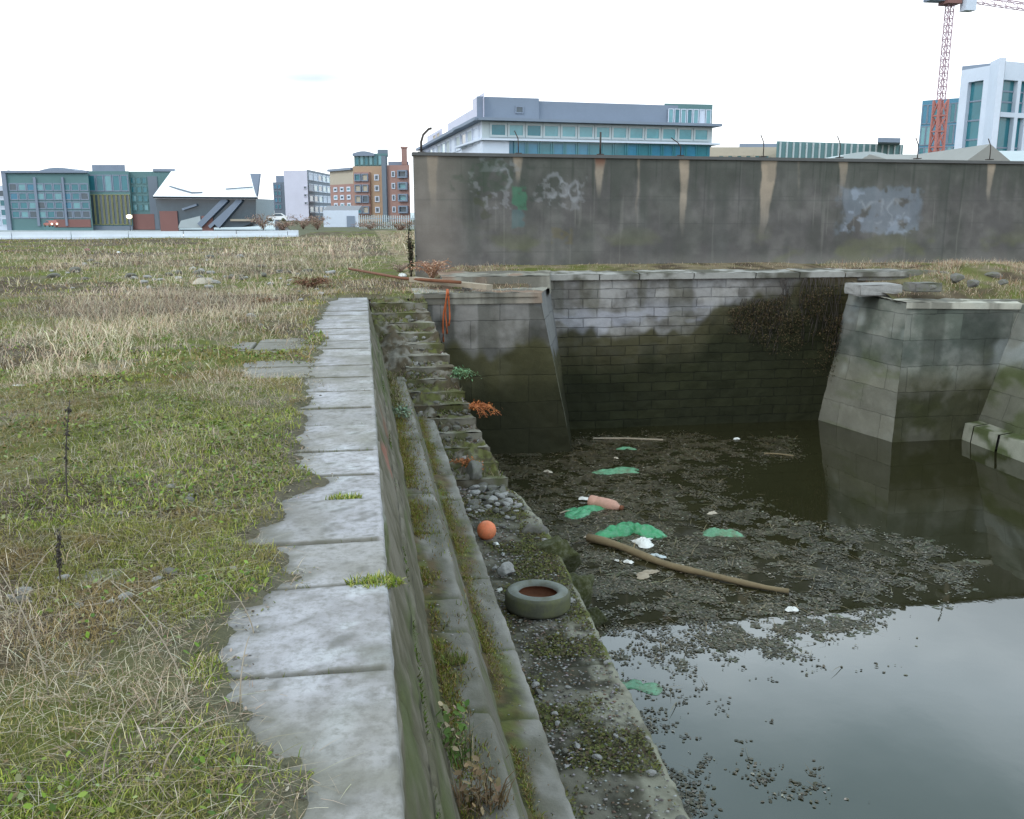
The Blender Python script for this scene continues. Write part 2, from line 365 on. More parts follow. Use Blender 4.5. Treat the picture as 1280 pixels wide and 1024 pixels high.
# ================================================================== COPING PAVEMENT
parts = []
jy = []; y = -3.0
jo = [G(490, v)[1] for v in (1150, 835, 728, 674, 622, 590, 560, 528, 507, 487, 470, 456, 444, 434, 425, 417, 410, 404, 398, 393, 388)]
jo = [j for j in jo if 1.0 < j < 17]
seams = [-3, -1.6, -.2, 1.1]+sorted(jo)+[16.75]
seams = [s for i, s in enumerate(seams) if i == 0 or s-seams[i-1] > .25]
def slab_col(x, y, z, s):
    n = fbm(x*2.2, y*2.2, 51, 5); n2 = fbm(x*9, y*9, 52, 3)
    c = mixc((.25, .235, .235), (.37, .355, .375), sstep(.35, .65, n*.5+fbm(x*12, y*12, 50, 4)*.5))
    c = mixc(c, (.50, .51, .53), sstep(.50, .72, n2)*sstep(-.42, -.02, x)*.6*sstep(.4, .55, fbm(x*3, y*1.2, 57, 3)))   # worn pale edge
    c = mixc(c, (.15, .145, .12), sstep(.56, .76, fbm(x*4, y*4, 54, 5))*.65)
    c = mixc(c, (.19, .175, .14), sstep(.5, .68, fbm(x*1.3, y*1.3, 58, 4))*.45)
    c = mixc(c, (.09, .085, .07), sstep(.70, .76, fbm(x*22, y*22, 59, 3))*.6)
    c = mixc(c, (.15, .14, .11), sstep(-.14, .02, dsoil(x, y)+(fbm(x*9, y*9, 24, 3)-.5)*.12)*.7)
    return c*(0.9+.2*s)
def slab(x0, x1, y0, y1, zt, s, step=.04, skew=0.):
    nx = max(3, int((x1-x0)/step)); ny = max(3, int((y1-y0)/step))
    def ax(n, L): e = np.array([0, .006, .014, .024])/L; return np.concatenate([e, np.linspace(.04/L, 1-.04/L, n), 1-e[::-1]])
    ua, va = ax(nx, x1-x0), ax(ny, y1-y0); nx, ny = len(ua), len(va)
    u, v = np.meshgrid(ua, va, indexing='ij')
    x = x0+(x1-x0)*u; y = y0+(y1-y0)*v+skew*(u-.5)
    ex = np.minimum(np.minimum(u, 1-u)*(x1-x0), np.minimum(v, 1-v)*(y1-y0))
    wob = (fbm(x*7, y*7, 61, 3)-.5)
    border = (ex < 1e-6)
    x = x+np.where((u > .999), wob*.012, 0); y = y+np.where((v < .001)|(v > .999), wob*.045, 0)
    z = zt-.008*(1-sstep(0, .014, ex))+(fbm(x*1.5, y*1.5, 62, 2)-.5)*.005+(fbm(x*24, y*24, 63, 2)-.5)*.0022
    z = np.where(border, zt-.04, z)
    V = np.stack([x, y, z], -1).reshape(-1, 3); C = slab_col(x, y, z, s)
    C = mixc(C, (.09, .085, .06), sstep(.03, .0, ex+(fbm(x*20, y*20, 64, 2)-.5)*.02)*.8*(x < .03))
    return V, gridf(nx, ny), C.reshape(-1, 3)
for i in range(len(seams)-1):
    s = random.random(); a, b_ = seams[i]+.005, seams[i+1]-.005
    z = (random.random()-.5)*.022; sk = (random.random()-.5)*.04
    parts.append(slab(-1.25, .06, a, b_, z, s, .035 if a < 8 else .06, sk))
    if a > 8: parts.append(slab(-2.7, -1.27, a+.1, b_+.1, z-.0, random.random(), .07, sk))
Vv, Ff, Cc = merge(parts)
o = link('paving', npmesh('paving', Vv, Ff, Cc, True), M['slab']); tag(o, kind='structure')
bed = MB(); bed.box(-1.3, .0, -3, 16.8, -.6, -.06); o = bed.build('paving_bed', M['rock']); tag(o, kind='structure')
# ================================================================== STEPPED DOCK WALL
def edgeX(y):   # outer edge of the lowest platform
    return np.interp(y, [-4, 4.8, 7, 9.2, 10.4, 11.6, 12.2, 12.9, 14.5, 16.3, 17], [1.86, 1.89, 1.95, 2.03, 2.05, 1.95, 1.82, 1.64, 1.42, 1.12, 1.1])
YS = np.concatenate([np.arange(-3, 1.5, .3), np.arange(1.5, 8, .03), np.arange(8, 16.84, .045)])
def prof(pts, ys, step, dispamp, colf, joints=None, seed=0, nd=(1, 0, 0)):
    """sweep a cross-section [(x,z) or callables of y] along y"""
    segs = []
    for (a, b2) in zip(pts[:-1], pts[1:]):
        ax, az = a; bx, bz = b2
        L = math.hypot((bx(6.) if callable(bx) else bx)-(ax(6.) if callable(ax) else ax), bz-az)
        n = max(2, int(L/step)); 
        for k in range(n): segs.append((a, b2, k/n))
    segs.append((pts[-2], pts[-1], 1.))
    xs_ = np.stack([(a[0](ys) if callable(a[0]) else np.full_like(ys, a[0]))*(1-t)+(b2[0](ys) if callable(b2[0]) else np.full_like(ys, b2[0]))*t for a, b2, t in segs])
    zs_ = np.array([a[1]*(1-t)+b2[1]*t for a, b2, t in segs])[:, None]+0*ys[None]
    yy = np.broadcast_to(ys, xs_.shape)
    s = np.cumsum(np.concatenate([[0], np.hypot(np.diff(xs_[:, 0]), np.diff(zs_[:, 0]))]))[:, None]
    n = fbm(yy*3+seed, s*3+seed*1.7, 71+seed, 4)-.5; n2 = fbm(yy*13, s*13, 75+seed, 2)-.5
    d = (n*dispamp+n2*dispamp*.5)
    if joints is not None:
        jd = np.min(np.abs(yy[..., None]-np.array(joints)), -1); jm = sstep(.035, .0, jd+(n2)*.02); d = d-jm*.03
    else: jm = 0*n
    x = xs_+d*.7; z = zs_+d*.8
    C = colf(x, yy, z, s+0*yy, jm, n, n2)
    return np.stack([x, yy, z], -1).reshape(-1, 3), gridf(len(segs), len(ys))[:, ::-1], C.reshape(-1, 3)
dw = empty('stepped_dock_wall', (.5, 6, WL), 'stepped grey stone side of the dock running away beside the paving, moss in its joints', 'dock wall')
def c_face(x, y, z, s, jm, n, n2):
    c = mixc((.085, .078, .05), (.15, .135, .105), sstep(-.2, .25, n+n2*.6))
    c = mixc(c, (.07, .085, .03), sstep(.5, .7, fbm(y*1.4, s*4, 81, 4))*.75)
    c = mixc(c, (.30, .09, .065), sstep(.56, .66, fbm(y*1.2, s*3, 82, 3))*sstep(4.8, 5.6, y)*sstep(8.6, 7.6, y)*sstep(.12, .2, s)*sstep(.6, .4, s)*.5)
    crack = sstep(.022, .0, np.abs(s-(.50+.06*(fbm(y*1.1, 0*y, 83, 3)-.5)*2)))+sstep(.016, 0, np.abs(s-(.66+.1*(fbm(y*1.6, 0*y, 84, 3)-.5)*2)))*.8
    c = mixc(c, (.022, .02, .014), np.clip(crack, 0, 1)*.9)
    c = mixc(c, (.28, .27, .26), sstep(.08, .0, s)*.8*sstep(.4, .6, fbm(y*3, s*0, 88, 3)))
    return mixc(c, (.05, .045, .03), jm*.8)
def c_step(x, y, z, s, jm, n, n2, lo, hi, zb, seed):
    c = mixc((.15, .14, .12), (.235, .22, .20), sstep(-.2, .25, n)); c = mixc(c, (.085, .08, .055), sstep(.5, .7, fbm(x*6, y*2.2, seed+11, 5))*.7)
    c = mixc(c, (.12, .115, .09), sstep(.58, .8, fbm(y*3, s*5, seed, 4))*.8)
    wobble = (fbm(y*1.3, 0*y, seed+3, 4)-.5)
    m = sstep(lo+.15+wobble*.3, lo+.02+wobble*.3, x+(fbm(y*9, x*9, seed+13, 3)-.5)*.1)          # soil and moss at the foot of the riser above
    moss = mixc((.10, .07, .035), (.095, .10, .028), sstep(.4, .6, fbm(y*5, s*12, seed+5, 5))); moss = mixc(moss, (.04, .035, .018), sstep(.5, .65, fbm(y*14, s*20, seed+6, 3))*.7)
    c = mixc(c, moss, m)
    riser = sstep(-.02, -.09, z-zb)
    c = mixc(c, mixc((.12, .11, .085), (.08, .085, .04), sstep(.45, .65, fbm(y*3, s*7, seed+8, 5))), riser*.85)
    return mixc(c, (.06, .065, .02), jm*.85)
J1 = list(np.cumsum([2.3, .82, 1.25, .95, .5, 1.3, 1.1, 1.2, .9, 1.4, 1.1, 1.3])-.0); J2 = [3.05, 3.9, 5.0, 5.9, 7.2, 8.2, 9.4, 10.4, 11.6]
def part(name, tup, m, parent, smooth=True):
    V, Fs, C = tup; return link(name, npmesh(name, V, Fs, C, smooth), m, parent)
part('upper_face', prof([(.02, -.03), (.065, -.03), (.075, -.12), (.19, -.52), (.205, -.53), (.34, -1.08)], YS, .03, .035, c_face, [3.0, 4.3, 5.6, 7.1, 8.5, 10, 11.6, 13.2], 1), M['stone'], dw)
part('step', prof([(.28, -1.04), (.57, -1.05), (.585, -1.07), (.74, -1.53)], YS, .03, .02, lambda *a: c_step(*a, .33, .57, -1.05, 90), J1, 2), M['stone'], dw)
part('step', prof([(.68, -1.49), (.955, -1.50), (.97, -1.52), (1.09, -2.24)], YS[YS < 13.5], .03, .03, lambda *a: c_step(*a, .76, .95, -1.5, 110), J2, 3), M['stone'], dw)
def c_plat(x, y, z, s, jm, n, n2):
    c = mixc((.06, .054, .036), (.13, .12, .095), sstep(-.12, .25, n+n2*.8))
    moss = sstep(.50, .66, fbm(x*1.8, y*1.8, 121, 5)+.10*sstep(6, 3, y))
    c = mixc(c, (.10, .11, .022), moss*.75)
    c = mixc(c, (.03, .028, .02), sstep(.6, .75, fbm(x*4, y*4, 127, 4))*.7)
    ex = edgeX(y)
    e = sstep(ex-.34+.22*(fbm(y*1.5, 0*y, 123, 4)-.5)*2, ex-.18, x)*sstep(.33, .5, fbm(y*.9, 0*y, 124, 3)+.05)
    c = mixc(c, (.24, .23, .18), e*.85*(z > -2.3)*sstep(.3, .5, fbm(x*7, y*7, 129, 4)))
    c = mixc(c, (.20, .20, .09), e*sstep(4.9, 4.2, y)*.6)
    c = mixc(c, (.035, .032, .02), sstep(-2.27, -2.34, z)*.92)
    return mixc(c, (.04, .04, .02), jm*.7)
YP = YS[YS < 16.6]
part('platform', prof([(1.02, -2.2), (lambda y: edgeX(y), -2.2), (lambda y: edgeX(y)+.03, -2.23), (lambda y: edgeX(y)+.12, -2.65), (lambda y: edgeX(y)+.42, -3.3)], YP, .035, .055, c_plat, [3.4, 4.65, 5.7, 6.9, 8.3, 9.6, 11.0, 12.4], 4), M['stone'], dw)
core = MB(); core.box(-.9, .02, -3, 16.8, -3.4, -.62); core.box(.02, .26, -3, 16.8, -3.4, -1.14); core.box(.26, .66, -3, 16.8, -3.4, -1.6); core.box(.66, 1.04, -3, 16.8, -3.4, -2.28)
core.build('core', M['rock'], dw)
# stairs going down from the head of the dock to the platform
st = empty('stone_stairs', (1, 14.3, -2.2), 'worn stone stairs strewn with rubble climbing from the low platform to the quay', 'stairs')
NS = 15; y0s, y1s = 12.0, 16.84
def c_stair(u, v, pos):
    x, y, z = pos[..., 0], pos[..., 1], pos[..., 2]
    n = fbm(x*4+z*3, y*4, 131, 4)
    c = mixc((.09, .075, .05), (.22, .205, .17), sstep(.38, .62, n))
    return mixc(c, (.09, .095, .03), sstep(.5, .68, fbm(x*3, y*3+z, 133, 4))*.8)
for k in range(NS):
    a = y0s+(y1s-y0s)*k/NS; b_ = y0s+(y1s-y0s)*(k+1)/NS; zt = -2.2+(2.2-.08)*(k+1)/NS
    zp = -2.2+(2.2-.08)*k/NS-.06
    x0 = (1.0 if zt < -1.62 else .62) if zt < -.62 else .3; xa = float(edgeX(a))-.0; xb = float(edgeX(b_))-.0
    if zt > -.35: x0 = .09
    nose = .03
    dsp = lambda u, v, p: (fbm(p[..., 0]*4, p[..., 1]*4+p[..., 2]*4, 141, 4)-.5)*.06
    prt = [patch((x0, a-nose, zt), (xa, a-nose, zt), (xb, b_, zt), (x0, b_, zt), 26, 9, dsp, c_stair),
           patch((x0, a, zp), (xa, a, zp), (xa, a-nose, zt), (x0, a-nose, zt), 26, 6, dsp, c_stair),
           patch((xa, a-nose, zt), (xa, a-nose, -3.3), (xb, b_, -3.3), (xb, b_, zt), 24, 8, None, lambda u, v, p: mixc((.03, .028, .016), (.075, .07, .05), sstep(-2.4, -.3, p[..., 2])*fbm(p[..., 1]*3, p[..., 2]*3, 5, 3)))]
    part('step', merge(prt), M['stone'], st)
def bedc(u, v, pos):
    x, y = pos[..., 0], pos[..., 1]; n = fbm(x*7, y*7, 145, 4)
    c = mixc((.07, .055, .035), (.17, .155, .13), sstep(.4, .6, n)); return mixc(c, mixc((.06, .055, .025), (.10, .105, .03), sstep(.4, .6, fbm(x*16, y*12, 149, 3))), sstep(.46, .62, fbm(x*5, y*4, 147, 4))*.85)
bedd = lambda u, v, p: (fbm(p[..., 0]*2.2, p[..., 1]*1.6, 146, 3)-.5)*.30+(fbm(p[..., 0]*11, p[..., 1]*11, 148, 3)-.5)*.12+.02
ba_ = []
for (ya, yb) in ((12.0, 13.4), (13.4, 15.2), (15.2, 16.8)):
    za, zb = [-2.2+(q_-12.0)/4.84*2.12+.07 for q_ in (ya, yb)]; xl = 1.05 if ya < 13 else (.26 if ya < 15 else .12)
    ba_.append(patch((xl, ya, za), (float(edgeX(ya))-.04, ya, za), (float(edgeX(yb))-.04, yb, zb), (xl, yb, zb), 44, 60, bedd, bedc))
part('rubble_bed', merge(ba_), M['stone'], st)
# ================================================================== PIERS AND MASONRY
def algae(base, x, z, seed, line=-1.05, amp=.5, dark=(.022, .022, .010), mid=(.06, .055, .022)):
    n = fbm(x*1.3, z*1.3, seed, 4)-.5; st_ = vn(x*6, z*.7, seed+4)-.5
    t = z+n*amp+st_*.25
    c = mixc(base, mid, sstep(line+.12, line-.1, t)*.93)
    return mixc(c, dark, sstep(line-.15, line-1.0, t)*.9)
def c_pierX(u, v, pos, line=-1.0):
    x, z = pos[..., 0]+pos[..., 1], pos[..., 2]
    n = fbm(x*1.1, z*1.1, 151, 5)
    c = mixc((.085, .08, .07), (.19, .18, .17), sstep(.38, .62, n*.6+fbm(x*4, z*4, 150, 4)*.4))
    c = mixc(c, (.30, .30, .31), sstep(.5, .64, fbm(x*1.4+5, z*2.2, 153, 4))*.6)
    c = mixc(c, (.05, .05, .04), sstep(.5, .7, vn(x*5, z*.5, 155))*.55)
    return algae(c, x, z, 157, line)
lp = empty('stone_pier', (2.5, 17.8, WL), 'battered masonry pier at the left of the dock head, dark algae on its lower half', 'pier')
fr = patch((1.05, 16.86, .02), (1.05, 16.86, -3.3), (3.93, 16.86, -3.3), (3.22, 16.86, .02), 160, 140, lambda u, v, p: (fbm(p[..., 0]*3, p[..., 2]*3, 161, 3)-.5)*.05, c_pierX)
sd_ = patch((3.22, 16.86, .02), (3.93, 16.86, -3.3), (4.33, 18.9, -3.3), (3.85, 18.9, .02), 120, 60, lambda u, v, p: (fbm(p[..., 1]*3, p[..., 2]*3, 162, 3)-.5)*.04, lambda u, v, p: mixc(algae(np.full(p.shape, .17), p[..., 1], p[..., 2], 163, -1.2), (.17, .165, .12), sstep(.06, 0, v)*sstep(0, -1.2, p[..., 2])*.9))
part('front_face', fr, M['pierX'], lp, True); part('side_face', sd_, M['pierY'], lp, True)
capc = lambda u, v, p: mixc(mixc((.13, .12, .10), (.25, .235, .2), sstep(.4, .6, fbm(p[..., 0]*3, p[..., 1]*3, 165, 4))), (.22, .12, .075), sstep(.55, .7, fbm(p[..., 0]*1.3, p[..., 1]*1.3, 168, 3))*.6)
lc_ = MB(); lc_.prism([(1.15, 16.9), (3.19, 16.88), (3.52, 17.95), (3.8, 18.86), (1.15, 18.86)], -.9, .012); lc_.box(1.55, 3.57, 17.96, 18.95, .014, .24); lc_.build('core', M['rock'], lp)
part('cap', merge([patch((.9, 16.83, .045), (3.25, 16.83, .045), (3.6, 17.9, .06), (.9, 17.9, .06), 80, 40, lambda u, v, p: (fbm(p[..., 0]*4, p[..., 1]*4, 166, 3)-.5)*.05, capc),
                   patch((.9, 16.83, -.15), (3.27, 16.83, -.15), (3.25, 16.83, .045), (.9, 16.83, .045), 80, 8, None, capc)]), M['stone'], lp)
part('upper_block', merge([patch((1.5, 17.9, .03), (3.62, 17.9, .03), (3.62, 17.93, .27), (1.5, 17.93, .27), 60, 12, None, capc),
                   patch((1.5, 17.93, .27), (3.62, 17.93, .27), (3.9, 19.2, .30), (1.5, 19.2, .30), 60, 20, lambda u, v, p: (fbm(p[..., 0]*4, p[..., 1]*4, 169, 3)-.5)*.06, capc),
                   patch((3.62, 17.93, .27), (3.62, 17.9, -.1), (3.9, 19.0, -.1), (3.9, 19.2, .30), 12, 20, None, capc)]), M['stone'], lp)
iw = empty('stone_wall', (7, 18.9, WL), 'coursed grey stone wall across the head of the dock, black algae below its pale upper courses', 'wall')
def c_iw(u, v, pos):
    x, z = pos[..., 0], pos[..., 2]
    n = fbm(x*1.6, z*1.6, 171, 5)
    c = mixc((.14, .13, .12), (.27, .26, .255), sstep(.38, .62, n*.6+fbm(x*5, z*5, 172, 4)*.4))
    c = mixc(c, (.34, .34, .38), sstep(.5, .62, fbm(x*1.5, z*3, 173, 4))*sstep(-.25, -.6, z)*.7)
    c = mixc(c, (.08, .075, .05), sstep(.55, .75, vn(x*4, z*.8, 175))*.5)
    c = mixc(c, (.09, .065, .03), sstep(8.6, 9.6, x+(n-.5)*1.5)*.75)
    line = -.98+.62*sstep(6.9, 7.6, x)+.3*sstep(8.7, 9.6, x)
    return algae(c, x, z-(line+.98), 177, -.98, .55, (.016, .018, .007), (.05, .045, .02))
part('face', patch((3.5, 18.72, .16), (3.5, 18.72, -3.3), (10.6, 18.72, -3.3), (10.6, 18.72, .16), 170, 320, lambda u, v, p: (fbm(p[..., 0]*3, p[..., 2]*3, 178, 4)-.5)*.07, c_iw), M['stoneX'], iw)
cop = []
xx = 3.75
while xx < 10.3:
    L = random.uniform(.8, 1.5); zt = .24+random.uniform(-.012, .012); n_ = int(L/.05)
    cc_ = lambda u, v, p: mixc((.11, .105, .085), (.33, .32, .30), sstep(.35, .62, fbm(p[..., 0]*2.5, p[..., 1]*2.5+p[..., 2]*3, 181, 5)))*(1 if True else 0)
    d0 = lambda u, v, p: (fbm(p[..., 0]*6, p[..., 1]*6, 182, 3)-.5)*.03
    cop += [patch((xx+.01, 18.64, zt), (xx+L-.01, 18.64, zt), (xx+L-.01, 19.35, zt+.03), (xx+.01, 19.35, zt+.03), n_, 14, d0, cc_),
            patch((xx+.01, 18.66, .13), (xx+L-.01, 18.66, .13), (xx+L-.01, 18.64, zt), (xx+.01, 18.64, zt), n_, 5, None, cc_)]
    xx += L
part('coping', merge(cop), M['stone'], iw)
# right pier
rp = empty('stone_pier', (11.2, 17.6, WL), 'massive masonry pier on the right of the dock head with a pale slanting corner', 'pier')
def c_rp(u, v, pos, k=0):
    x, z = pos[..., 0]+pos[..., 1]*.7, pos[..., 2]
    n = fbm(x*1.1, z*1.1, 191+k, 5)
    c = mixc((.10, .112, .095), (.20, .203, .18), sstep(.35, .62, n*.6+fbm(x*4, z*4, 190+k, 4)*.4))
    c = mixc(c, (.30, .325, .32), sstep(.52, .68, fbm(x*1.6, z*1.6, 193+k, 4))*.6)
    c = mixc(c, (.05, .055, .045), sstep(.55, .78, vn(x*3.5, z*.35, 195+k))*.6)
    c = mixc(c, (.17, .16, .11), sstep(-1.2, -2.2, z)*.6)
    c = mixc(c, (.08, .10, .03), sstep(.52, .68, fbm(x*1.5, z*2.5, 197+k, 4))*sstep(-1.0, -1.9, z)*.8)
    return c
def c_rs(u, v, pos):
    c = c_rp(u, v, pos, 10); z = pos[..., 2]
    return mixc(c, (.25, .24, .2), sstep(-1.3, -2.3, z)*.5)
def c_rd(u, v, pos):
    c = c_rp(u, v, pos, 20); z = pos[..., 2]; x = pos[..., 0]
    return mixc(c, mixc((.045, .045, .02), (.10, .095, .07), sstep(.4, .65, fbm(x*2, z*2, 199, 4))), sstep(-1.5, -1.9, z+(fbm(x, z, 198, 3)-.5)*.5)*.9)
TF = (10.5, 16.6, -.24); TB = (10.42, 18.74, -.22); BF = (10.42, 16.58, -3.3); BBk = (9.87, 18.74, -3.3)
BBm = (9.89, 18.74, -3.3)
part('side_face', patch(TB, BBm, BF, TF, 130, 90, lambda u, v, p: (fbm(p[..., 1]*3, p[..., 2]*3, 201, 3)-.5)*.04, c_rs), M['pierY'], rp)
rc_ = MB(); rc_.box(10.55, 13.1, 16.75, 18.72, -.9, -.235); rc_.build('core', M['rock'], rp)
part('front_face', patch(TF, BF, (12.15, 16.6, -3.3), (12.98, 16.6, -.30), 130, 110, lambda u, v, p: (fbm(p[..., 0]*3, p[..., 2]*3, 202, 3)-.5)*.05, c_rd), M['pierX'], rp)
c_top = lambda u, v, p: mixc((.2, .19, .16), (.42, .40, .34), sstep(.4, .6, fbm(p[..., 0]*3, p[..., 1]*3, 203, 4)))
part('cap', merge([patch((10.46, 16.56, -.22), (13.0, 16.56, -.28), (13.0, 17.3, -.2), (10.42, 17.3, -.2), 70, 24, lambda u, v, p: (fbm(p[..., 0]*4, p[..., 1]*4, 204, 3)-.5)*.05, c_top),
                   patch((10.46, 16.56, -.34), (13.0, 16.56, -.40), (13.0, 16.56, -.28), (10.46, 16.56, -.22), 70, 5, None, c_top),
                   patch((10.38, 18.7, -.16), (10.46, 16.56, -.22), (10.9, 16.56, -.21), (10.9, 18.7, -.16), 30, 10, None, c_top)]), M['stone'], rp)
# right side wall of the dock
rw = empty('stone_wall', (12.6, 10, WL), 'sloping right hand dock wall at the photo edge with a pale ledge at the waterline', 'wall')
part('face', patch((12.98, 16.6, -.30), (12.3, 16.6, -2.72), (12.3, -6, -2.72), (12.98, -6, -.30), 70, 380, lambda u, v, p: (fbm(p[..., 1]*3, p[..., 2]*3, 211, 3)-.5)*.05, lambda u, v, p: mixc(c_rp(u, v, p, 30)*1.2, mixc((.065, .08, .03), (.13, .13, .10), sstep(.4, .65, fbm(p[..., 1]*2, p[..., 2]*3, 36, 4))), sstep(-1.2, -1.8, p[..., 2]+(fbm(p[..., 1], p[..., 2], 35, 3)-.5)*.5)*.8)), M['pierY'], rw)
led = []
yy_ = -6.
while yy_ < 16.5:
    L = min(random.uniform(.7, 1.3), 16.6-yy_); e = random.uniform(-.03, .03)
    cl = lambda u, v, p: mixc((.07, .085, .035), (.26, .26, .21), sstep(.40, .65, fbm(p[..., 1]*2.5, p[..., 2]*4+p[..., 0]*3, 213, 4)))
    led += [patch((12.02+e, yy_+.02, -2.70), (12.02+e, yy_+L-.02, -2.70), (12.33, yy_+L-.02, -2.66), (12.33, yy_+.02, -2.66), 16, 6, None, cl),
            patch((11.95+e, yy_+.02, -3.3), (11.95+e, yy_+L-.02, -3.3), (12.02+e, yy_+L-.02, -2.70), (12.02+e, yy_+.02, -2.70), 16, 8, None, cl)]
    yy_ += L
V_, F_, C_ = merge(led); part('ledge', (V_, F_, C_), M['stone'], rw)
qb = MB(); qb.box(13.02, 13.6, -8, 16.5, -3.5, -.6); qb.box(12.98, 40, -8, 17.2, -.6, -.33); qb.box(12.12, 12.32, -6, 16.4, -3.45, -2.75); qb.build('backing', M['rock'], rw)
# near end of the dock (behind the viewer)
ne = MB(); ne.box(-2, 14, -9, -8, -3.5, -.1); o = ne.build('end_wall', M['rock'], None, (6, -8.5, -3.5)); tag(o, 'stone wall closing the dock behind the viewer', 'wall')
# ================================================================== TALL CONCRETE WALL
WY = 21.0; WTL, WTR = 2.72, 2.66; WX0 = float(P(519, 250, 1).x); 
WX0 = [x for x in np.arange(0, 3, .005) if project(x, WY, 1.5)[0] < 519][-1]; WX1 = 22.0
def wpx(u, v):   # pixel on the wall plane -> (x, z)
    x, y, d, fw = ray(u, v); tt = WY/y; return x*tt, EYE+d*tt
POSTS = [527, 649, 752, 853, 957, 1053, 1151, 1242]
bw = empty('concrete_wall', (10, WY, .2), 'tall grey concrete boundary wall behind the dock, stained with pale streaks and faded graffiti', 'wall')
def c_wall(u, v, pos):
    x, z = pos[..., 0], pos[..., 2]
    n = fbm(x*.7, z*1.0, 221, 5); n2 = fbm(x*3, z*3, 222, 4)
    c = mixc((.095, .089, .087), (.145, .137, .130), sstep(.32, .68, n*.5+n2*.5)); c = mixc(c, (.06, .066, .055), sstep(.52, .72, fbm(x*1.6, z*1.1, 228, 5))*.35)
    drip = vn(x*28, z*.8, 229); c = mixc(c, (.045, .05, .045), sstep(.80, .9, drip)*sstep(.4, 2.4, z)*.5); c = mixc(c, (.2, .19, .175), sstep(.86, .93, vn(x*22+9, z*.7, 230))*.35)
    fz_ = np.abs((z/.62)%1-.5); c = mixc(c, (.06, .062, .058), sstep(.475, .495, fz_)*.35*sstep(.4, .6, n2))
    streak = vn(x*4.5, z*.25, 224)*.6+vn(x*13, z*.5, 225)*.4
    c = mixc(c, (.075, .08, .075), sstep(.5, .85, streak)*.35)
    c = mixc(c, (.06, .067, .055), sstep(1.5, 2.5, z+(streak-.5)*1.2)*.55)          # damp weathering from the top
    c = mixc(c, (.13, .135, .07), sstep(.55, .72, fbm(x*1.1, z*2, 226, 4))*sstep(1.4, .5, z)*.5)
    c = mixc(c, (.22, .19, .165), sstep(2.6, 1.6, x)*.55)                             # pinkish left end
    c = mixc(c, (.055, .06, .06), sstep(.03, .0, np.abs(z-1.78+.01*n))*.25)
    for k, (pu, w0, L, a) in enumerate(((541, 14, 75, .6), (648, 12, 36, .75), (750, 14, 52, .95), (856, 13, 100, .85), (963, 21, 105, .9), (1055, 13, 45, .6), (1241, 11, 60, .8), (798, 3, 90, .45), (1000, 3, 60, .2))):
        xc, zt = wpx(pu, 196); wt = w0*.0185; LZ = L*.0185
        tt = (2.75-z)/LZ; half = wt/2*(1.05-.75*np.clip(tt, 0, 1))+(n2-.5)*.05
        xm = xc-.10*np.clip(tt, 0, 1)*(k in (4,))
        m = sstep(half+.02, half-.025, np.abs(x-xm-(vn(z*3, z*0, k)-.5)*.05))*sstep(1.0, .55, tt+(n2-.5)*.3)*(z > 0)
        c = mixc(c, mixc((.36, .285, .215), (.25, .22, .19), np.clip(tt, 0, 1)), m*a*(.75+.25*sstep(.4, .6, n2)))
        if k == 2: c = mixc(c, (.14, .06, .04), m*sstep(.35, .1, tt)*.8)
    def blob(px0, py0, px1, py1, col, a, thr, seed, sc_=9):
        nonlocal c
        a = a*.66; xa, za = wpx(px0, py0); xb, zb = wpx(px1, py1)
        e = ((x-(xa+xb)/2)/((xb-xa)/2))**2; g = ((z-(za+zb)/2)/((za-zb)/2))**2
        mk = sstep(1.15, .75, np.maximum(e, g)+(fbm(x*6, z*6, seed+1, 3)-.5)*.8)*sstep(thr, thr+.12, fbm(x*sc_, z*sc_, seed, 4))
        c = mixc(c, col, mk*a)
    blob(1052, 234, 1148, 292, (.20, .235, .29), .7, .30, 231, 4)          # pale blue roller tag
    blob(1058, 238, 1078, 288, (.32, .36, .44), .6, .5, 233, 6); blob(1110, 262, 1138, 292, (.32, .36, .44), .5, .5, 235, 6)
    blob(668, 222, 732, 262, (.24, .24, .25), .6, .54, 237); blob(600, 196, 650, 215, (.22, .23, .24), .6, .52, 239)
    blob(604, 238, 640, 262, (.24, .24, .25), .7, .5, 241); blob(585, 215, 600, 245, (.26, .26, .27), .5, .5, 243)
    blob(640, 232, 658, 262, (.05, .19, .11), .8, .36, 245, 5); blob(640, 262, 656, 285, (.07, .15, .16), .6, .42, 247, 6)
    blob(560, 198, 640, 240, (.045, .07, .045), .6, .5, 249, 4); blob(590, 240, 615, 275, (.06, .065, .035), .7, .5, 251, 7)
    blob(650, 205, 680, 262, (.05, .06, .05), .7, .47, 253, 5); blob(690, 285, 715, 305, (.15, .12, .05), .5, .4, 255, 5)
    # looping strokes of the tag left of centre
    for (pu, pv, ru) in ((690, 232, 9), (704, 236, 7), (718, 240, 7), (612, 226, 7), (628, 226, 8), (1070, 262, 12), (1094, 266, 12), (1122, 264, 13)):
        xc, zc_ = wpx(pu, pv); ww = (fbm(x*5, z*5, int(pu), 3)-.5)*.3; rr = np.hypot((x-xc+ww)/1.0, (z-zc_+ww)/1.35); m = sstep(.05, .01, np.abs(rr-ru*.0185))
        c = mixc(c, (.34, .35, .38), m*.3*sstep(.42, .6, n2))
    xr, _ = wpx(1183, 260); c = mixc(c, (.05, .055, .05), sstep(.03, .0, np.abs(x-xr))*.6)
    c = mixc(c, (.30, .28, .25), sstep(.62, .3, z+(n2-.5)*.3)*.18*sstep(5, 7, x))
    return c
dW = lambda u, v, p: (fbm(p[..., 0]*2, p[..., 2]*2, 261, 3)-.5)*.04
part('face', patch((WX0, WY, WTL), (WX0, WY, .0), (WX1, WY, .0), (WX1, WY, WTR-.05), 120, 760, dW, c_wall), M['wall'], bw)
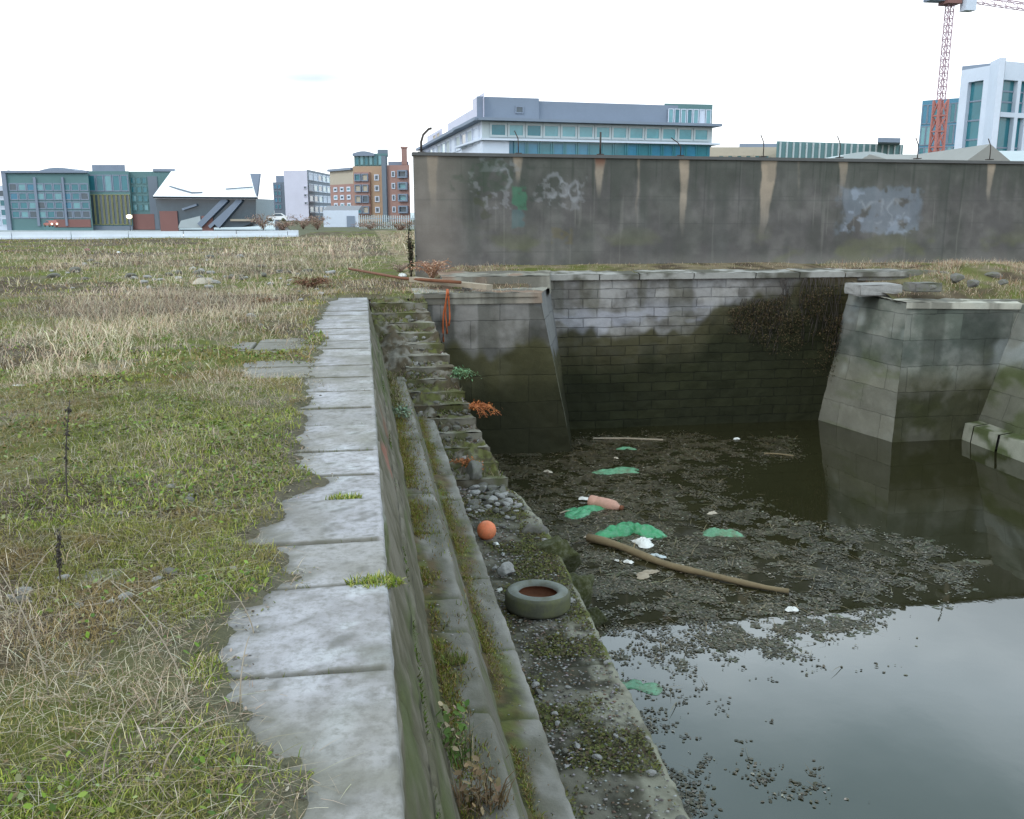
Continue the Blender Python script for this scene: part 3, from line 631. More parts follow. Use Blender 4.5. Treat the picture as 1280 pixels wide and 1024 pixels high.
part('end_face', patch((WX0, WY+.35, WTL), (WX0, WY+.35, 0), (WX0, WY, 0), (WX0, WY, WTL), 40, 10, None, lambda u, v, p: np.full(p.shape, .13)), M['wall'], bw)
wb = MB(); wb.box(WX0+.02, WX1, WY+.04, WY+.34, .0, WTR-.08); wb.build('core', M['bar_dark'], bw)
cpn = MB(); cpn.prism([(WX0-.03, WY-.05), (WX1, WY-.05), (WX1, WY+.4), (WX0-.03, WY+.4)], [WTL+.0, WTR-.04, WTR-.04, WTL], [WTL+.07, WTR+.03, WTR+.03, WTL+.07]); cpn.build('coping', M['bar_dark'], bw)
ordn = ['first', 'second', 'third', 'fourth', 'fifth', 'sixth', 'seventh', 'eighth']
for k, u in enumerate(POSTS):
    x, _ = wpx(u, 190); zt = WTL+.07-(WTL-WTR)*(x-WX0)/(WX1-WX0)
    mb = MB(); H = .36; s = -1
    if k == 0: pts = [(0, 0, 0), (.0, 0, .22), (.05, 0, .38), (.17, 0, .50), (.24, -.0, .52)]; rad = .028; s = 1
    elif k in (2,): pts = [(0, 0, 0), (0, 0, .5)]; rad = .022
    else: pts = [(0, 0, 0), (.0, 0, .25), (-.01, -.0, .34), (-.09, 0, .5)]; rad = .012
    if k == 3: pts = [(0, 0, 0), (.0, 0, .2), (-.08, 0, .30), (-.24, 0, .40)]
    mb.tube([Vector((x, WY+.12, zt))+Vector(q) for q in pts], rad, 6)
    o = mb.build('fence_post', M['metal'], None, (x, WY+.12, zt)); bs = MB(); bs.box(x-.07, x+.07, WY+.05, WY+.19, zt, zt+.02); bs.build('foot_plate', M['metal'], o)
    tag(o, ['thick bent pipe post on the left end of the concrete wall', 'thin bent steel post on the wall above the green graffiti, second from left', 'straight dark steel post on the wall, third from the left end',
            'thin post bent far over on the wall, fourth from the left end', 'thin post bent at its tip on the wall, fifth from the left end', 'thin bent post on the wall above the pale blue graffiti',
            'thin bent post on the wall in front of the crane, second from the right', 'thin post on the wall before the white office, rightmost'][k], 'post', 'steel posts on top of the wall')
# ================================================================== BUILDINGS
def nrm(A, B):
    d = (B-A).normalized(); n = Vector((d.y, -d.x)); return -n if n.dot(-A) < 0 else n
def wing(root, name, A, B, depth, z0, z1, m):
    n = nrm(A, B); mb = MB(); dv = ((A+B)/2).normalized()*depth; n0 = 0 if name != 'x' else n
    C2 = B+dv; D2 = A+dv
    mb.prism([tuple(A), tuple(B), tuple(C2), tuple(D2)], z0, z1 if not isinstance(z1, tuple) else [z1[0], z1[1], z1[1], z1[0]])
    return mb.build(name, M[m], root)
def windows(root, A, B, s0, s1, n, z0, z1, rows, frame, glass, gap=.25, gz=.25, out=.12, name='window', wob=0):
    L = (B-A).length; w_ = (s1-s0)*L/n; h = (z1-z0)/rows
    for i in range(n):
        for j in range(rows):
            a = s0*L+i*w_+w_*gap/2; b_ = s0*L+(i+1)*w_-w_*gap/2; za = z0+j*h+h*gz/2; zb = z0+(j+1)*h-h*gz/2
            mb = MB(); t_ = min(.12*w_, .25)
            for q in ((a, b_, za, za+t_), (a, b_, zb-t_, zb), (a, a+t_, za+t_, zb-t_), (b_-t_, b_, za+t_, zb-t_)):
                mb.fbox(A, B, q[0], q[1], q[2], q[3], .01, out)
            fo = mb.build(name, M[frame], root)
            g = MB(); g.fbox(A, B, a+t_, b_-t_, za+t_, zb-t_, .0, out*.4)
            gl = glass if isinstance(glass, str) else random.choice(glass)
            g.build('pane', M[gl], fo)
def bars(root, name, A, B, zs, m, out=(.1, .4), h=.5, s=(0, 1)):
    L = (B-A).length
    for z in zs: mb = MB(); mb.fbox(A, B, s[0]*L, s[1]*L, z-h/2, z+h/2, *out); mb.build(name, M[m], root)
QZ = -2.6; D0 = 220
def root(name, u, D, z, label, cat='building', group=None):
    q = XY(u, D); return empty(name, (q.x, q.y, z), label, cat, group)
GB = 'buildings across the water on the left'
# sliver office at frame edge
b0 = root('office_building', 0, D0, QZ, 'white framed office block cut off by the left edge of the photo', group=GB)
A, B = XY(-60, D0), XY(9, D0); wing(b0, 'wall', A, B, 14, QZ, ZT(0, 232, D0), 'b_white')
windows(b0, A, B, .0, 1, 8, QZ+.8, ZT(0, 236, D0), 4, 'b_white', ['g_teal', 'g_dark', 'g_pale'], .15, .25)
# glass office
b1 = root('office_building', 58, D0, QZ, 'long blue green glass office block with a low curved roof, far left', group=GB)
A, B = XY(8, D0-2), XY(114.5, D0-2); zt = ZT(60, 216, D0-2)
wing(b1, 'wall', A, B, 18, QZ, zt, 'b_green'); bars(b1, 'roof_edge', A, B, [zt+.2], 'b_grey', (-.5, .6), .5)
windows(b1, A, B, .06, .99, 9, QZ+2.6, zt-2.2, 4, 'b_grey', ['g_teal', 'g_teal', 'g_pale', 'g_dark', 'g_blue'], .04, .14)
bars(b1, 'column', A, B, [(QZ+zt)/2], 'b_grey', (.15, .5), zt-QZ, (0, .05)); bars(b1, 'column', A, B, [(QZ+zt)/2], 'b_grey', (.15, .4), zt-QZ-2, (.36, .39)); bars(b1, 'column', A, B, [(QZ+zt)/2], 'b_grey', (.15, .4), zt-QZ-2, (.69, .715))
bars(b1, 'entrance_panel', A, B, [QZ+1.6], 'b_red', (.02, .15), 1.8, (.55, .98))
def roofcurve(root_, u0, u1, vb, vt, D, m, dep=8, skew=.5):
    A, B = XY(u0, D), XY(u1, D); n = nrm(A, B); mb = MB(); N = 12; za = ZT(u0, vb, D); h = ZT(u0, vt, D)-za
    vs = []
    for k in range(N+1):
        tt = k/N; q = A.lerp(B, tt); z = za+h*math.sin(math.pi*tt**(.7+skew*.6))
        for s_, zz in ((0, za-.4), (0, z), (-dep, z), (-dep, za-.4)): vs.append((q.x+n.x*s_, q.y+n.y*s_, zz))
    fs = []
    for k in range(N):
        for e in range(4): fs.append((k*4+e, k*4+(e+1) % 4, (k+1)*4+(e+1) % 4, (k+1)*4+e))
    fs += [(3, 2, 1, 0), (N*4, N*4+1, N*4+2, N*4+3)]
    mb.add(vs, fs); return mb.build('roof', M[m], root_)
roofcurve(b1, 46, 108, 216, 209.5, D0+2, 'b_grey'); roofcurve(b1, 10, 22, 216, 213, D0+1, 'b_dark', 4)
# middle glass block with striped bays
b2 = root('office_building', 138, D0, QZ, 'grey block with olive striped bays between the glass office and the theatre', group=GB)
A, B = XY(112, D0), XY(165, D0); zt = ZT(138, 214, D0)
wing(b2, 'wall', A, B, 16, QZ, zt, 'b_green'); wing(b2, 'roof_block', XY(120, D0+.5), XY(161, D0+.5), 10, zt, ZT(138, 206, D0), 'b_grey')
windows(b2, A, B, .02, .98, 5, zt-4.8, zt-.6, 1, 'b_grey', ['g_pale', 'g_teal'], .05, .1)
windows(b2, A, B, .04, .98, 9, QZ+1.2, zt-5.2, 1, 'b_stripe', ['g_dark'], .1, .02, .3, 'bay')
bars(b2, 'ground_wall', A, B, [QZ+.5], 'b_dark', (.02, .4), 1.)
b3 = root('office_building', 190, D0, QZ, 'plain grey block with a red brick ground floor, tucked against the theatre', group=GB)
A, B = XY(163.6, D0+1), XY(222, D0+1); zt = ZT(190, 214.5, D0+1)
wing(b3, 'wall', A, B, 14, QZ, zt, 'b_green'); bars(b3, 'brick_base', A, B, [QZ+1.9], 'b_red', (.02, .25), 3.6, (0, .5)); bars(b3, 'dark_bay', A, B, [QZ+6.2], 'b_dark', (.02, .2), 12.2, (.42, .62))
windows(b3, A, B, .04, .4, 3, QZ+4.2, zt-1, 4, 'b_green', ['g_teal', 'g_pale'], .15, .25); bars(b3, 'roof_edge', A, B, [zt+.3], 'b_grey', (-.4, .3), .6, (.55, 1))
# theatre
th = root('theatre', 257, 208, QZ, 'angular theatre with a slanting white roof over a dark glass front', 'building', GB)
Dt = 208
def poly3(mb, pts, dvec, m=0):
    n_ = len(pts); vs = [tuple(p) for p in pts]+[tuple(p+dvec) for p in pts]
    mb.add(vs, [tuple(range(n_)), tuple(range(2*n_-1, n_-1, -1))]+[(i, i+n_, (i+1) % n_+n_, (i+1) % n_) for i in range(n_)], m)
back = Vector((SY, CY, 0))
mb = MB(); fr_ = [P(191, 245.5, Dt-2), P(321, 246.5, Dt-2), P(317, 217.5, Dt+14), P(216, 211.5, Dt+14)]; poly3(mb, fr_, Vector((0, .6, -.5)))
mb.build('roof', M['b_roofwhite'], th)
mb = MB(); poly3(mb, [P(191, 245.6, Dt-2.1), P(321, 246.6, Dt-2.1), P(321, 249, Dt-1.5), P(192, 248, Dt-1.5)], back*1.); mb.build('roof_edge', M['b_dark'], th)
mb = MB(); poly3(mb, [P(194, 248, Dt), P(320, 248.5, Dt), P(320, 277, Dt), P(302, 284, Dt), P(200, 286, Dt)], back*16); mb.build('glass_front', M['g_dark'], th)
mb = MB(); poly3(mb, [P(312.5, 217, Dt-1), P(324.5, 217, Dt-1), P(321, 246, Dt-2), P(318.5, 240, Dt-1.5)], back*1.2); mb.build('fin', M['b_grey'], th)
for a_, b_, m_ in (((212, 233), (240, 241), 'b_dark'), ((240, 241), (253, 240.5), 'b_dark'), ((282, 236.5), (316, 234), 'b_dark')):
    mb = MB(); fz = lambda u, v: P(u, v, Dt-2+16*(246-v)/33-.5); mb.bar(fz(*a_), fz(*b_), .28); mb.build('roof_seam', M[m_], th)
for a_, b_, w_ in (((283, 249), (250, 282), 1.3), ((301, 249), (272, 283), 1.3), ((293, 256), (262, 284), .8), ((228, 262), (246, 256), .5)):
    mb = MB(); mb.bar(P(*a_, Dt-.5), P(*b_, Dt-.5), w_*.9); mb.build('strut', M['b_grey'], th)
mb = MB(); A, B = XY(200, Dt), XY(222, Dt); mb.fbox(A, B, 0, (B-A).length, QZ, ZT(200, 264, Dt), .05, .4); mb.build('red_panel', M['b_red'], th)
mb = MB(); A, B = XY(252, Dt), XY(266, Dt); mb.fbox(A, B, 0, (B-A).length, QZ, ZT(200, 270, Dt), .05, .4); mb.build('red_panel', M['b_red'], th)
mb = MB(); A, B = XY(288, Dt), XY(318, Dt); mb.fbox(A, B, 0, (B-A).length, ZT(300, 276.5, Dt), ZT(300, 274, Dt), .05, .6); mb.build('balcony', M['b_beige'], th)
mb = MB(); A, B = XY(222, Dt), XY(300, Dt)
poly3(mb, [P(222, 285, Dt-.3), P(252, 285, Dt-.3), P(250, 270, Dt-.3), P(226, 276, Dt-.3)], back*.3); mb.build('foyer_panel', M['b_pale'], th)
# far small things to the right of the theatre
b4 = root('apartment_block', 352, 200, -.1, 'narrow blue grey tower block at the left of the white gabled one', group='blocks behind the waste ground')
D = 200; A, B = XY(343, D), XY(357, D); wing(b4, 'wall', A, B, 10, -3, ZT(350, 228, D), 'b_dark'); wing(b4, 'roof_block', XY(347, D+1), XY(357, D+1), 6, ZT(350, 228, D), ZT(350, 219.5, D), 'b_grey')
windows(b4, A, B, .05, .7, 2, 2, ZT(350, 229, D), 4, 'b_grey', ['g_blue', 'g_teal'], .15, .3)
b5 = root('apartment_block', 372, 185, -.1, 'block with a blank lilac white end wall and dark glazed flank', group='blocks behind the waste ground')
D = 185; A, B = XY(357, D), XY(386, D-2); zt = ZT(372, 213.5, D)
wing(b5, 'wall', A, B, 14, -.5, zt, 'b_lav'); windows(b5, A, B, .82, .98, 1, 2.5, zt-2.5, 3, 'b_lav', 'g_dark', .2, .6)
A2, B2 = XY(386, D-2), XY(415, D+22); wing(b5, 'flank', A2, B2, 10, -.5, ZT(400, 214, D+5), 'b_dark')
windows(b5, A2, B2, .03, .97, 5, 1, ZT(400, 215, D+5), 4, 'b_white', ['g_pale', 'g_dark', 'g_blue', 'b_white'], .15, .3)
b6 = root('apartment_block', 430, 170, -.1, 'red brick apartment block with a beige top storey', group='blocks behind the waste ground')
D = 170; A, B = XY(414, D+8), XY(443, D); zt = ZT(430, 211, D)
wing(b6, 'wall', A, B, 12, -.5, zt-2.6, 'b_brick'); wing(b6, 'top_storey', A, B, 11.5, zt-2.6, zt, 'b_beige'); bars(b6, 'cornice', A, B, [zt], 'b_grey', (-.3, .5), .4)
windows(b6, A, B, .1, .95, 3, .6, zt-2.8, 4, 'b_white', ['g_dark', 'g_pale'], .45, .4)
b7 = root('apartment_block', 462, 165, -.1, 'sandy brick apartment block with a green glazed rooftop storey', group='blocks behind the waste ground')
D = 165; A, B = XY(443, D), XY(480, D-1); zt = ZT(460, 208, D)
wing(b7, 'wall', A, B, 12, -.5, zt, 'b_sand')
mb = MB(); mb.fbox(A, B, (B-A).length*.05, (B-A).length*.58, 1., zt-1, .02, .5); mb.build('balcony_stack', M['b_brick'], b7)
windows(b7, A+nrm(A, B)*.52, B+nrm(A, B)*.52, .07, .56, 2, 1, zt-1, 4, 'b_grey', ['g_dark', 'g_teal', 'b_beige'], .12, .3, .3, 'balcony'); windows(b7, A, B, .66, .92, 1, 1, zt-1, 4, 'b_white', 'g_dark', .4, .45)
A3, B3 = XY(445, D+2), XY(486, D+2); wing(b7, 'roof_storey', A3, B3, 8, zt, ZT(460, 192, D+2), 'b_green'); windows(b7, A3, B3, .02, .98, 7, zt+.2, ZT(460, 193, D+2), 1, 'b_green', ['g_pale', 'g_teal'], .15, .1)
roofcurve(b7, 443, 470, 192, 189, D+1.5, 'b_grey', 6); wing(b7, 'lift_housing', XY(474, D+3), XY(487, D+3), 5, zt+2, ZT(480, 187, D+3), 'b_dark')
b8 = root('apartment_block', 497, 160, -.1, 'dark red brick apartment block with stacked balconies and a tall chimney beside the wall', group='blocks behind the waste ground')
D = 160; A, B = XY(480, D+2), XY(513, D+1); zt = ZT(497, 206, D)
wing(b8, 'wall', A, B, 12, -.5, zt, 'b_brick'); wing(b8, 'roof_storey', XY(487, D+4), XY(512, D+4), 7, zt, ZT(497, 200.5, D), 'b_grey')
mb = MB(); mb.fbox(A, B, 0, (B-A).length*.16, -.5, zt+1.5, .02, .6); mb.build('stair_panel', M['b_dark'], b8)
windows(b8, A, B, .28, .5, 1, 1, zt-.5, 4, 'b_white', ['g_dark'], .4, .5); windows(b8, A, B, .56, .95, 1, 1, zt-.5, 4, 'b_grey', ['g_pale', 'g_dark'], .1, .35, .6, 'balcony')
mb = MB(); q = XY(507, D+3); mb.box(q.x-.45, q.x+.45, q.y-.5, q.y+.5, zt+.1, ZT(507, 184, D)); mb.box(q.x-.6, q.x+.6, q.y-.6, q.y+.6, ZT(507, 184, D)+.002, ZT(507, 182, D)); mb.build('chimney', M['b_brick'], b8)
# white shed and low fence
sh = root('shed', 425, 105, -.1, 'low whitewashed hut with a shallow brown roof among the scrub', 'shed')
D = 105; A, B = XY(404, D), XY(448, D); zt = ZT(425, 263, D); wing(sh, 'wall', A, B, 5, -.5, zt, 'b_white')
mb = MB(); n = nrm(A, B); c1 = A-n*5; c2 = B-n*5; za = zt; zr = ZT(425, 257, D); mid1 = (A+c1)/2; mid2 = (B+c2)/2
mb.add([(A.x, A.y, za), (B.x, B.y, za), (c2.x, c2.y, za), (c1.x, c1.y, za), (mid1.x, mid1.y, zr), (mid2.x, mid2.y, zr)], [(0, 1, 5, 4), (2, 3, 4, 5), (1, 2, 5), (3, 0, 4), (3, 2, 1, 0)]); mb.build('roof', M['b_roof'], sh)
mb = MB(); mb.fbox(A, B, 2.6, 3.5, -.3, 1.1, .02, .08); mb.build('door', M['b_grey'], sh)
fe = root('railing', 480, 95, -.1, 'grey paling fence between the white hut and the concrete wall', 'fence')
A, B = XY(449, 96), XY(518, 92); L = (B-A).length; mb = MB(); k = 0
while k*.28 < L: mb.fbox(A, B, k*.28, k*.28+.1, -.2, 1.15+.1*random.random(), 0, .04); k += 1
mb.build('paling', M['b_pale'], fe); mb = MB(); mb.fbox(A, B, 0, L, .2, .28, -.06, -.002); mb.fbox(A, B, 0, L, .85, .93, -.06, -.002); mb.build('rail', M['b_grey'], fe)
# ---- big office behind the wall
bo = root('office_building', 740, 130, 0, 'large pale office block with projecting roof slab and teal glass bands behind the concrete wall')
Da, Db, Dl = 120., 128.5, 178.
A, B, Lf = XY(603, Da), XY(886, Db), XY(528, Dl)
zc1 = ZT(603, 148, Da)
# main body bands along A->B
def band(v0, v1, m, name, inset=0., A=A, B=B, dep=14, Dref=Da):
    n = nrm(A, B); wing(bo, name, A-n*inset, B-n*inset, dep, ZT(603, v1, Dref), ZT(603, v0, Dref), m)
band(151.5, 174, 'b_pale', 'upper_wall', 0); band(174.5, 300, 'g_blue', 'lower_wall', .1)
windows(bo, A, B, .03, .985, 13, ZT(603, 172, Da), ZT(603, 152, Da), 1, 'b_pale', ['g_pale', 'g_pale', 'g_teal'], .04, .1)
mb = MB(); mb.fbox(A, B, 0, (B-A).length*.11, 0, ZT(603, 176, Da), -.08, .12); mb.build('corner_panel', M['b_white'], bo)
windows(bo, A, B, .13, .985, 16, ZT(603, 215, Da), ZT(603, 175, Da), 1, 'g_teal', ['g_blue', 'g_blue', 'g_teal'], .03, .02, .18)
n = nrm(A, B)
mb = MB(); e = (B-A).normalized(); q = [A+n*1.0-e*.6, B+n*1.0+e*.9, B-n*15+e*.9, A-n*15-e*.6]
mb.prism([tuple(p) for p in q], ZT(603, 151, Da), ZT(603, 147.5, Da)); mb.build('roof_slab', M['b_grey'], bo)
mb = MB(); q = [A+n*.7-e*.3, B+n*.7+e*.9, B-n*15+e*.9, A-n*15-e*.3]; mb.prism([tuple(p) for p in q], ZT(603, 175.5, Da), ZT(603, 173.2, Da)); mb.build('floor_slab', M['b_white'], bo)
# penthouse storey
zp = ZT(603, 147.3, Da)
Ap = XY(600, Da+2.5); Bp = XY(884, Db+2.5); wing(bo, 'penthouse', Ap, Bp, 11, zp, (ZT(603, 124, Da+2.5), ZT(603, 124, Da+2.5)), 'b_grey')
wing(bo, 'roof_block', XY(597, Da+2), XY(673, Da+4.2), 10, zp, ZT(603, 118, Da), 'b_grey')
wing(bo, 'roof_block', XY(826, Db+.8), XY(885, Db+2.2), 10, zp-.3, ZT(860, 128.5, Db), 'b_green')
A5, B5 = XY(828, Db+.6), XY(885, Db+2.0); windows(bo, A5, B5, .04, .98, 7, zp, ZT(860, 134, Db), 1, 'b_white', ['g_pale', 'g_teal', 'b_white'], .12, .1)
A6, B6 = XY(597, Da+2), XY(673, Da+4.2); windows(bo, A6, B6, .6, .76, 1, zp+.8, ZT(640, 128, Da), 1, 'b_grey', 'g_dark', .15, .1)
# left wing receding
wing(bo, 'left_wing', A, Lf, 9, -.2, zc1-.3, 'b_white')
mb = MB(); d = (Lf-A).normalized(); nl = nrm(A, Lf); q = [A+nl*1.0-d*.5, Lf+nl*1.0, Lf-nl*9, A-nl*9]; mb.prism([tuple(p) for p in q], zc1-.28, zc1+.12); mb.build('roof_slab', M['b_grey'], bo)
windows(bo, A, Lf, .02, .96, 12, zc1-3.1, zc1-.4, 1, 'b_white', ['b_pale', 'g_dark', 'b_white', 'g_pale'], .2, .2)
windows(bo, A, Lf, .02, .9, 12, zc1-7, zc1-3.6, 1, 'b_white', ['g_dark', 'g_pale', 'b_white'], .25, .35)
L2a, L2b = A.lerp(Lf, .12)-nl*1.5, A.lerp(Lf, .62)-nl*1.5; wing(bo, 'roof_block', L2a, L2b, 6, zc1, zc1+2.6, 'b_lav')
L2a, L2b = A.lerp(Lf, .66)-nl*1.0, A.lerp(Lf, .98)-nl*1.0; wing(bo, 'roof_block', L2a, L2b, 6, zc1, zc1+2.2, 'b_lav'); windows(bo, L2a, L2b, .1, .6, 2, zc1+.2, zc1+2, 1, 'b_lav', 'b_beige', .2, .1)
wing(bo, 'corner_block', XY(592, Da+9), XY(606, Da+1.5), 6, zp, ZT(600, 120, Da+5), 'b_lav')
# ---- right side low sheds behind wall
gl = root('warehouse', 1040, 72, .0, 'long low green ribbed warehouse roofline behind the middle of the wall', 'warehouse')
A, B = XY(966, 72), XY(1122, 76); zt = ZT(1000, 176.5, 72); wing(gl, 'wall', A, B, 14, 0, zt, 'b_green'); L = (B-A).length
for k in range(20): mb = MB(); mb.fbox(A, B, L*(k+.5)/20-.06, L*(k+.5)/20+.06, 0, zt-.05, .01, .1); mb.build('rib', M['b_pale'], gl)
wing(gl, 'roof_block', XY(1090, 73), XY(1118, 73.5), 6, zt+.002, ZT(1100, 178, 73)+.35, 'b_grey')
g2 = root('warehouse', 925, 80, 0, 'flat pale shed between the large office and the green warehouse', 'shed'); A, B = XY(884, 80), XY(968, 80)
wing(g2, 'wall', A, B, 9, 0, ZT(925, 184, 80), 'b_beige'); wing(g2, 'roof_block', XY(920, 81), XY(966, 81), 6, ZT(925, 184, 80)+.002, ZT(930, 178.5, 80), 'b_grey'); windows(g2, A, B, .1, .9, 6, 3, ZT(925, 185, 80), 1, 'b_beige', 'g_pale', .3, .3)
g3 = root('warehouse', 1075, 60, 0, 'shed with a shallow curved white roof behind the wall', 'shed')
roofcurve(g3, 1026, 1120, 199, 189.5, 60, 'b_pale', 8, .9); wing(g3, 'wall', XY(1030, 60.4), XY(1118, 60.4), 7, 0, ZT(1075, 199.3, 60)-.3, 'b_pale')
def gable(name, u0, u1, vb, vt, D, dep, label, m='b_shed', flip=False):
    r = root(name, (u0+u1)/2, D, 0, label, 'shed'); A, B = XY(u0, D), XY(u1, D); n = nrm(A, B); zb = ZT(u0, vb, D); zt = ZT(u0, vt, D)
    wing(r, 'wall', A, B, dep, 0, zb, m); mb = MB(); q = [A, B, B-n*dep, A-n*dep]; m1 = (A+B)/2; m2 = m1-n*dep
    if flip: m1 = (q[0]+q[3])/2; m2 = (q[1]+q[2])/2
    vs = [(p.x, p.y, zb+.003) for p in q]+[(m1.x, m1.y, zt), (m2.x, m2.y, zt)]
    fs = [(0, 1, 5, 4), (2, 3, 4, 5), (1, 2, 5), (3, 0, 4), (3, 2, 1, 0)] if flip else [(0, 1, 4), (1, 2, 5, 4), (2, 3, 5), (3, 0, 4, 5), (3, 2, 1, 0)]
    mb.add(vs, fs); mb.build('roof', M[m], r); return r
gable('shed', 1106, 1204, 200, 189, 45, 5, 'long low grey gabled shed just behind the wall before the crane', 'b_shed', True)
gable('shed', 1196, 1262, 206, 180, 38, 7, 'grey shed whose pointed gable faces the viewer above the wall')
gable('shed', 1240, 1330, 204, 183, 48, 7, 'pale hipped shed at the right edge, behind the pointed gable', 'b_pale', True)
# teal glass tower
tg = root('office_building', 1172, 150, 0, 'blue glass office tower partly hidden behind the crane mast')
A, B = XYV(1151, 150, 150), XYV(1202, 150, 146); zt = ZT(1165, 126, 150); wing(tg, 'wall', A, B, 14, 0, zt, 'g_blue')
windows(tg, A, B, .02, .98, 7, 2, zt-.5, 5, 'b_grey', ['g_blue', 'g_teal', 'g_pale', 'g_blue', 'g_teal'], .05, .1)
# white office on the right
wo = root('office_building', 1240, 90, 0, 'white framed office block with tall recessed windows at the right edge of the photo')
D = 90; A, B = XYV(1201, 100, D+2), XYV(1236, 100, D-1); zt = ZT(1215, 84, D)
def framed(root_, A, B, z0, z1, dep, bays, vz, m='b_white', g='g_teal', rows=3, fr=.0):
    """wall with real openings: piers and beams around recessed glazing"""
    L = (B-A).length; mb = MB(); prev = 0
    for a, b_ in bays: mb.fbox(A, B, prev*L, a*L, z0, z1, -.5, 0); prev = b_
    mb.fbox(A, B, prev*L, L, z0, z1, -.5, 0)
    for a, b_ in bays:
        zz = z0
        for c0, c1 in vz: mb.fbox(A, B, a*L, b_*L, zz, c0, -.5, -.003); zz = c1
        mb.fbox(A, B, a*L, b_*L, zz, z1-.003, -.5, -.003)
    mb.build('wall', M[m], root_)
    for a, b_ in bays:
        for c0, c1 in vz:
            w_ = MB(); w_.fbox(A, B, a*L, b_*L, c0, c1, -.48, -.42); wo_ = w_.build('window', M[g], root_)
            tr = MB(); k = rows
            for j in range(1, k): z = c0+(c1-c0)*j/k; tr.fbox(A, B, a*L, b_*L, z-.07, z+.07, -.418, -.36)
            tr.build('transom', M['b_grey'], wo_)
    n = nrm(A, B); dv = ((A+B)/2).normalized()*dep; q = [A-n*.52, B-n*.52, B+dv, A+dv]; c_ = MB(); c_.prism([tuple(p) for p in q], z0, z1); c_.build('core', M['b_pale'], root_)
framed(wo, A, B, 0, zt, 9, [(.28, .82)], [(3, ZT(1215, 101, D))], rows=6)
A7, B7 = XYV(1236, 100, D-1), XYV(1247, 100, D-3.5); framed(wo, A7, B7, 0, ZT(1240, 80, D), 9, [], [])
A8, B8 = XYV(1248, 100, D-1), XYV(1320, 100, D+2); framed(wo, A8, B8, 0, ZT(1260, 78, D), 9, [(.0, .34), (.40, .52), (.66, .9)], [(2, ZT(1260, 147, D)), (ZT(1260, 141, D), ZT(1260, 101, D))], rows=3)
A9, B9 = XYV(1203, 80, D+4), XYV(1262, 80, D+1); mb = MB(); mb.fbox(A9, B9, 0, (B9-A9).length, zt, ZT(1240, 74.5, D), -8, 0); mb.build('roof_block', M['b_grey'], wo)
# ---- tower crane
cr = root('tower_crane', 1178, 125, 0, 'orange red lattice tower crane rising past the top of the frame on the right', 'crane')
D = 125; q = XYV(1174, 150, D); zt = ZT(1177, 6, D); hw = .75; zz0, z_ = 0, 0
def lattice(name, parent, a, b_, hw, n, r, m):
    mb = MB(); a = Vector(a); b_ = Vector(b_); d = (b_-a).normalized(); u = d.cross(Vector((0, 1, .01))); u = u.normalized() if u.length > .1 else Vector((1, 0, 0)); w = d.cross(u)
    cs = [(u*i+w*j)*hw for i, j in ((-1, -1), (1, -1), (1, 1), (-1, 1))]
    for c in cs: mb.bar(a+c, b_+c, r)
    for k in range(n):
        p = a.lerp(b_, k/n); p2 = a.lerp(b_, (k+1)/n)
        for i in range(4):
            mb.bar(p+cs[i], p+cs[(i+1) % 4], r*.7); mb.bar(p+cs[i], p2+cs[(i+1) % 4], r*.6)
    return mb.build(name, M[m], parent)
lattice('mast', cr, (q.x, q.y, ZT(1177, 125, D)), (q.x, q.y, zt), .36, 14, .09, 'b_crane')
lattice('mast_base', cr, (q.x, q.y, 0), (q.x, q.y, ZT(1177, 125, D)), .6, 8, .24, 'b_orange')
mb = MB(); mb.box(q.x-1.0, q.x+1.0, q.y-1.0, q.y+1.0, zt, zt+1.2); mb.build('slewing_unit', M['b_red'], cr)
mb = MB(); mb.box(q.x+1.2, q.x+2.6, q.y-1.6, q.y-.3, zt-.9, zt+1.0); cab = mb.build('cab', M['b_white'], cr)
lattice('jib', cr, (q.x+1.5, q.y, zt+.9), (q.x+38, q.y-8, zt-1.2-6.5+3), .38, 26, .08, 'b_crane')
lattice('counter_jib', cr, (q.x-1.2, q.y, zt+1.4), (q.x-14, q.y+3, zt+2.2), .4, 10, .08, 'b_crane')
mb = MB(); q5 = XY(1144, D); mb.box(q5.x-1.0, q5.x+1.0, q5.y-.8, q5.y+.8, ZT(1144, 2, D), ZT(1144, 2, D)+2); mb.build('counterweight', M['b_grey'], cr)
# ---- barrier
ba = empty('concrete_barrier', (*(BA.lerp(BB, .5)), 0), 'long low white concrete barrier along the water at the far side of the field', 'barrier')
L = (BB-BA).length; k = 0; A = BA-BD*40; L += 40; s = 0
while s < L-.1:
    e = min(s+3., L); mb = MB(); zt = .55-.14*s/L+random.uniform(-.02, .02)
    mb.fbox(A, BB, s+.02, e-.02, -.2, .14, -.22, .22); mb.fbox(A, BB, s+.02, e-.02, .142, zt, -.1, .1); mb.build('section', M['barrier'], ba); s = e
qw = MB(); A2 = BA-BD*120; qw.fbox(A2, BB, 0, (BB-A2).length, -3.6, -.12, -1.3, -.3); o = qw.build('quay_wall', M['bar_dark'], None, (BA.x, BA.y, -3.6)); tag(o, 'dark river quay wall below the white barrier', 'wall')
qw = MB(); qw.bar((BB.x, BB.y+.5, -1.9), (r1.x, r1.y, -1.9), .6, 3.3); o = qw.build('quay_wall', M['bar_dark'], None, (BB.x, BB.y, -3.6)); tag(o, 'dark quay wall running away from the end of the white barrier', 'wall')
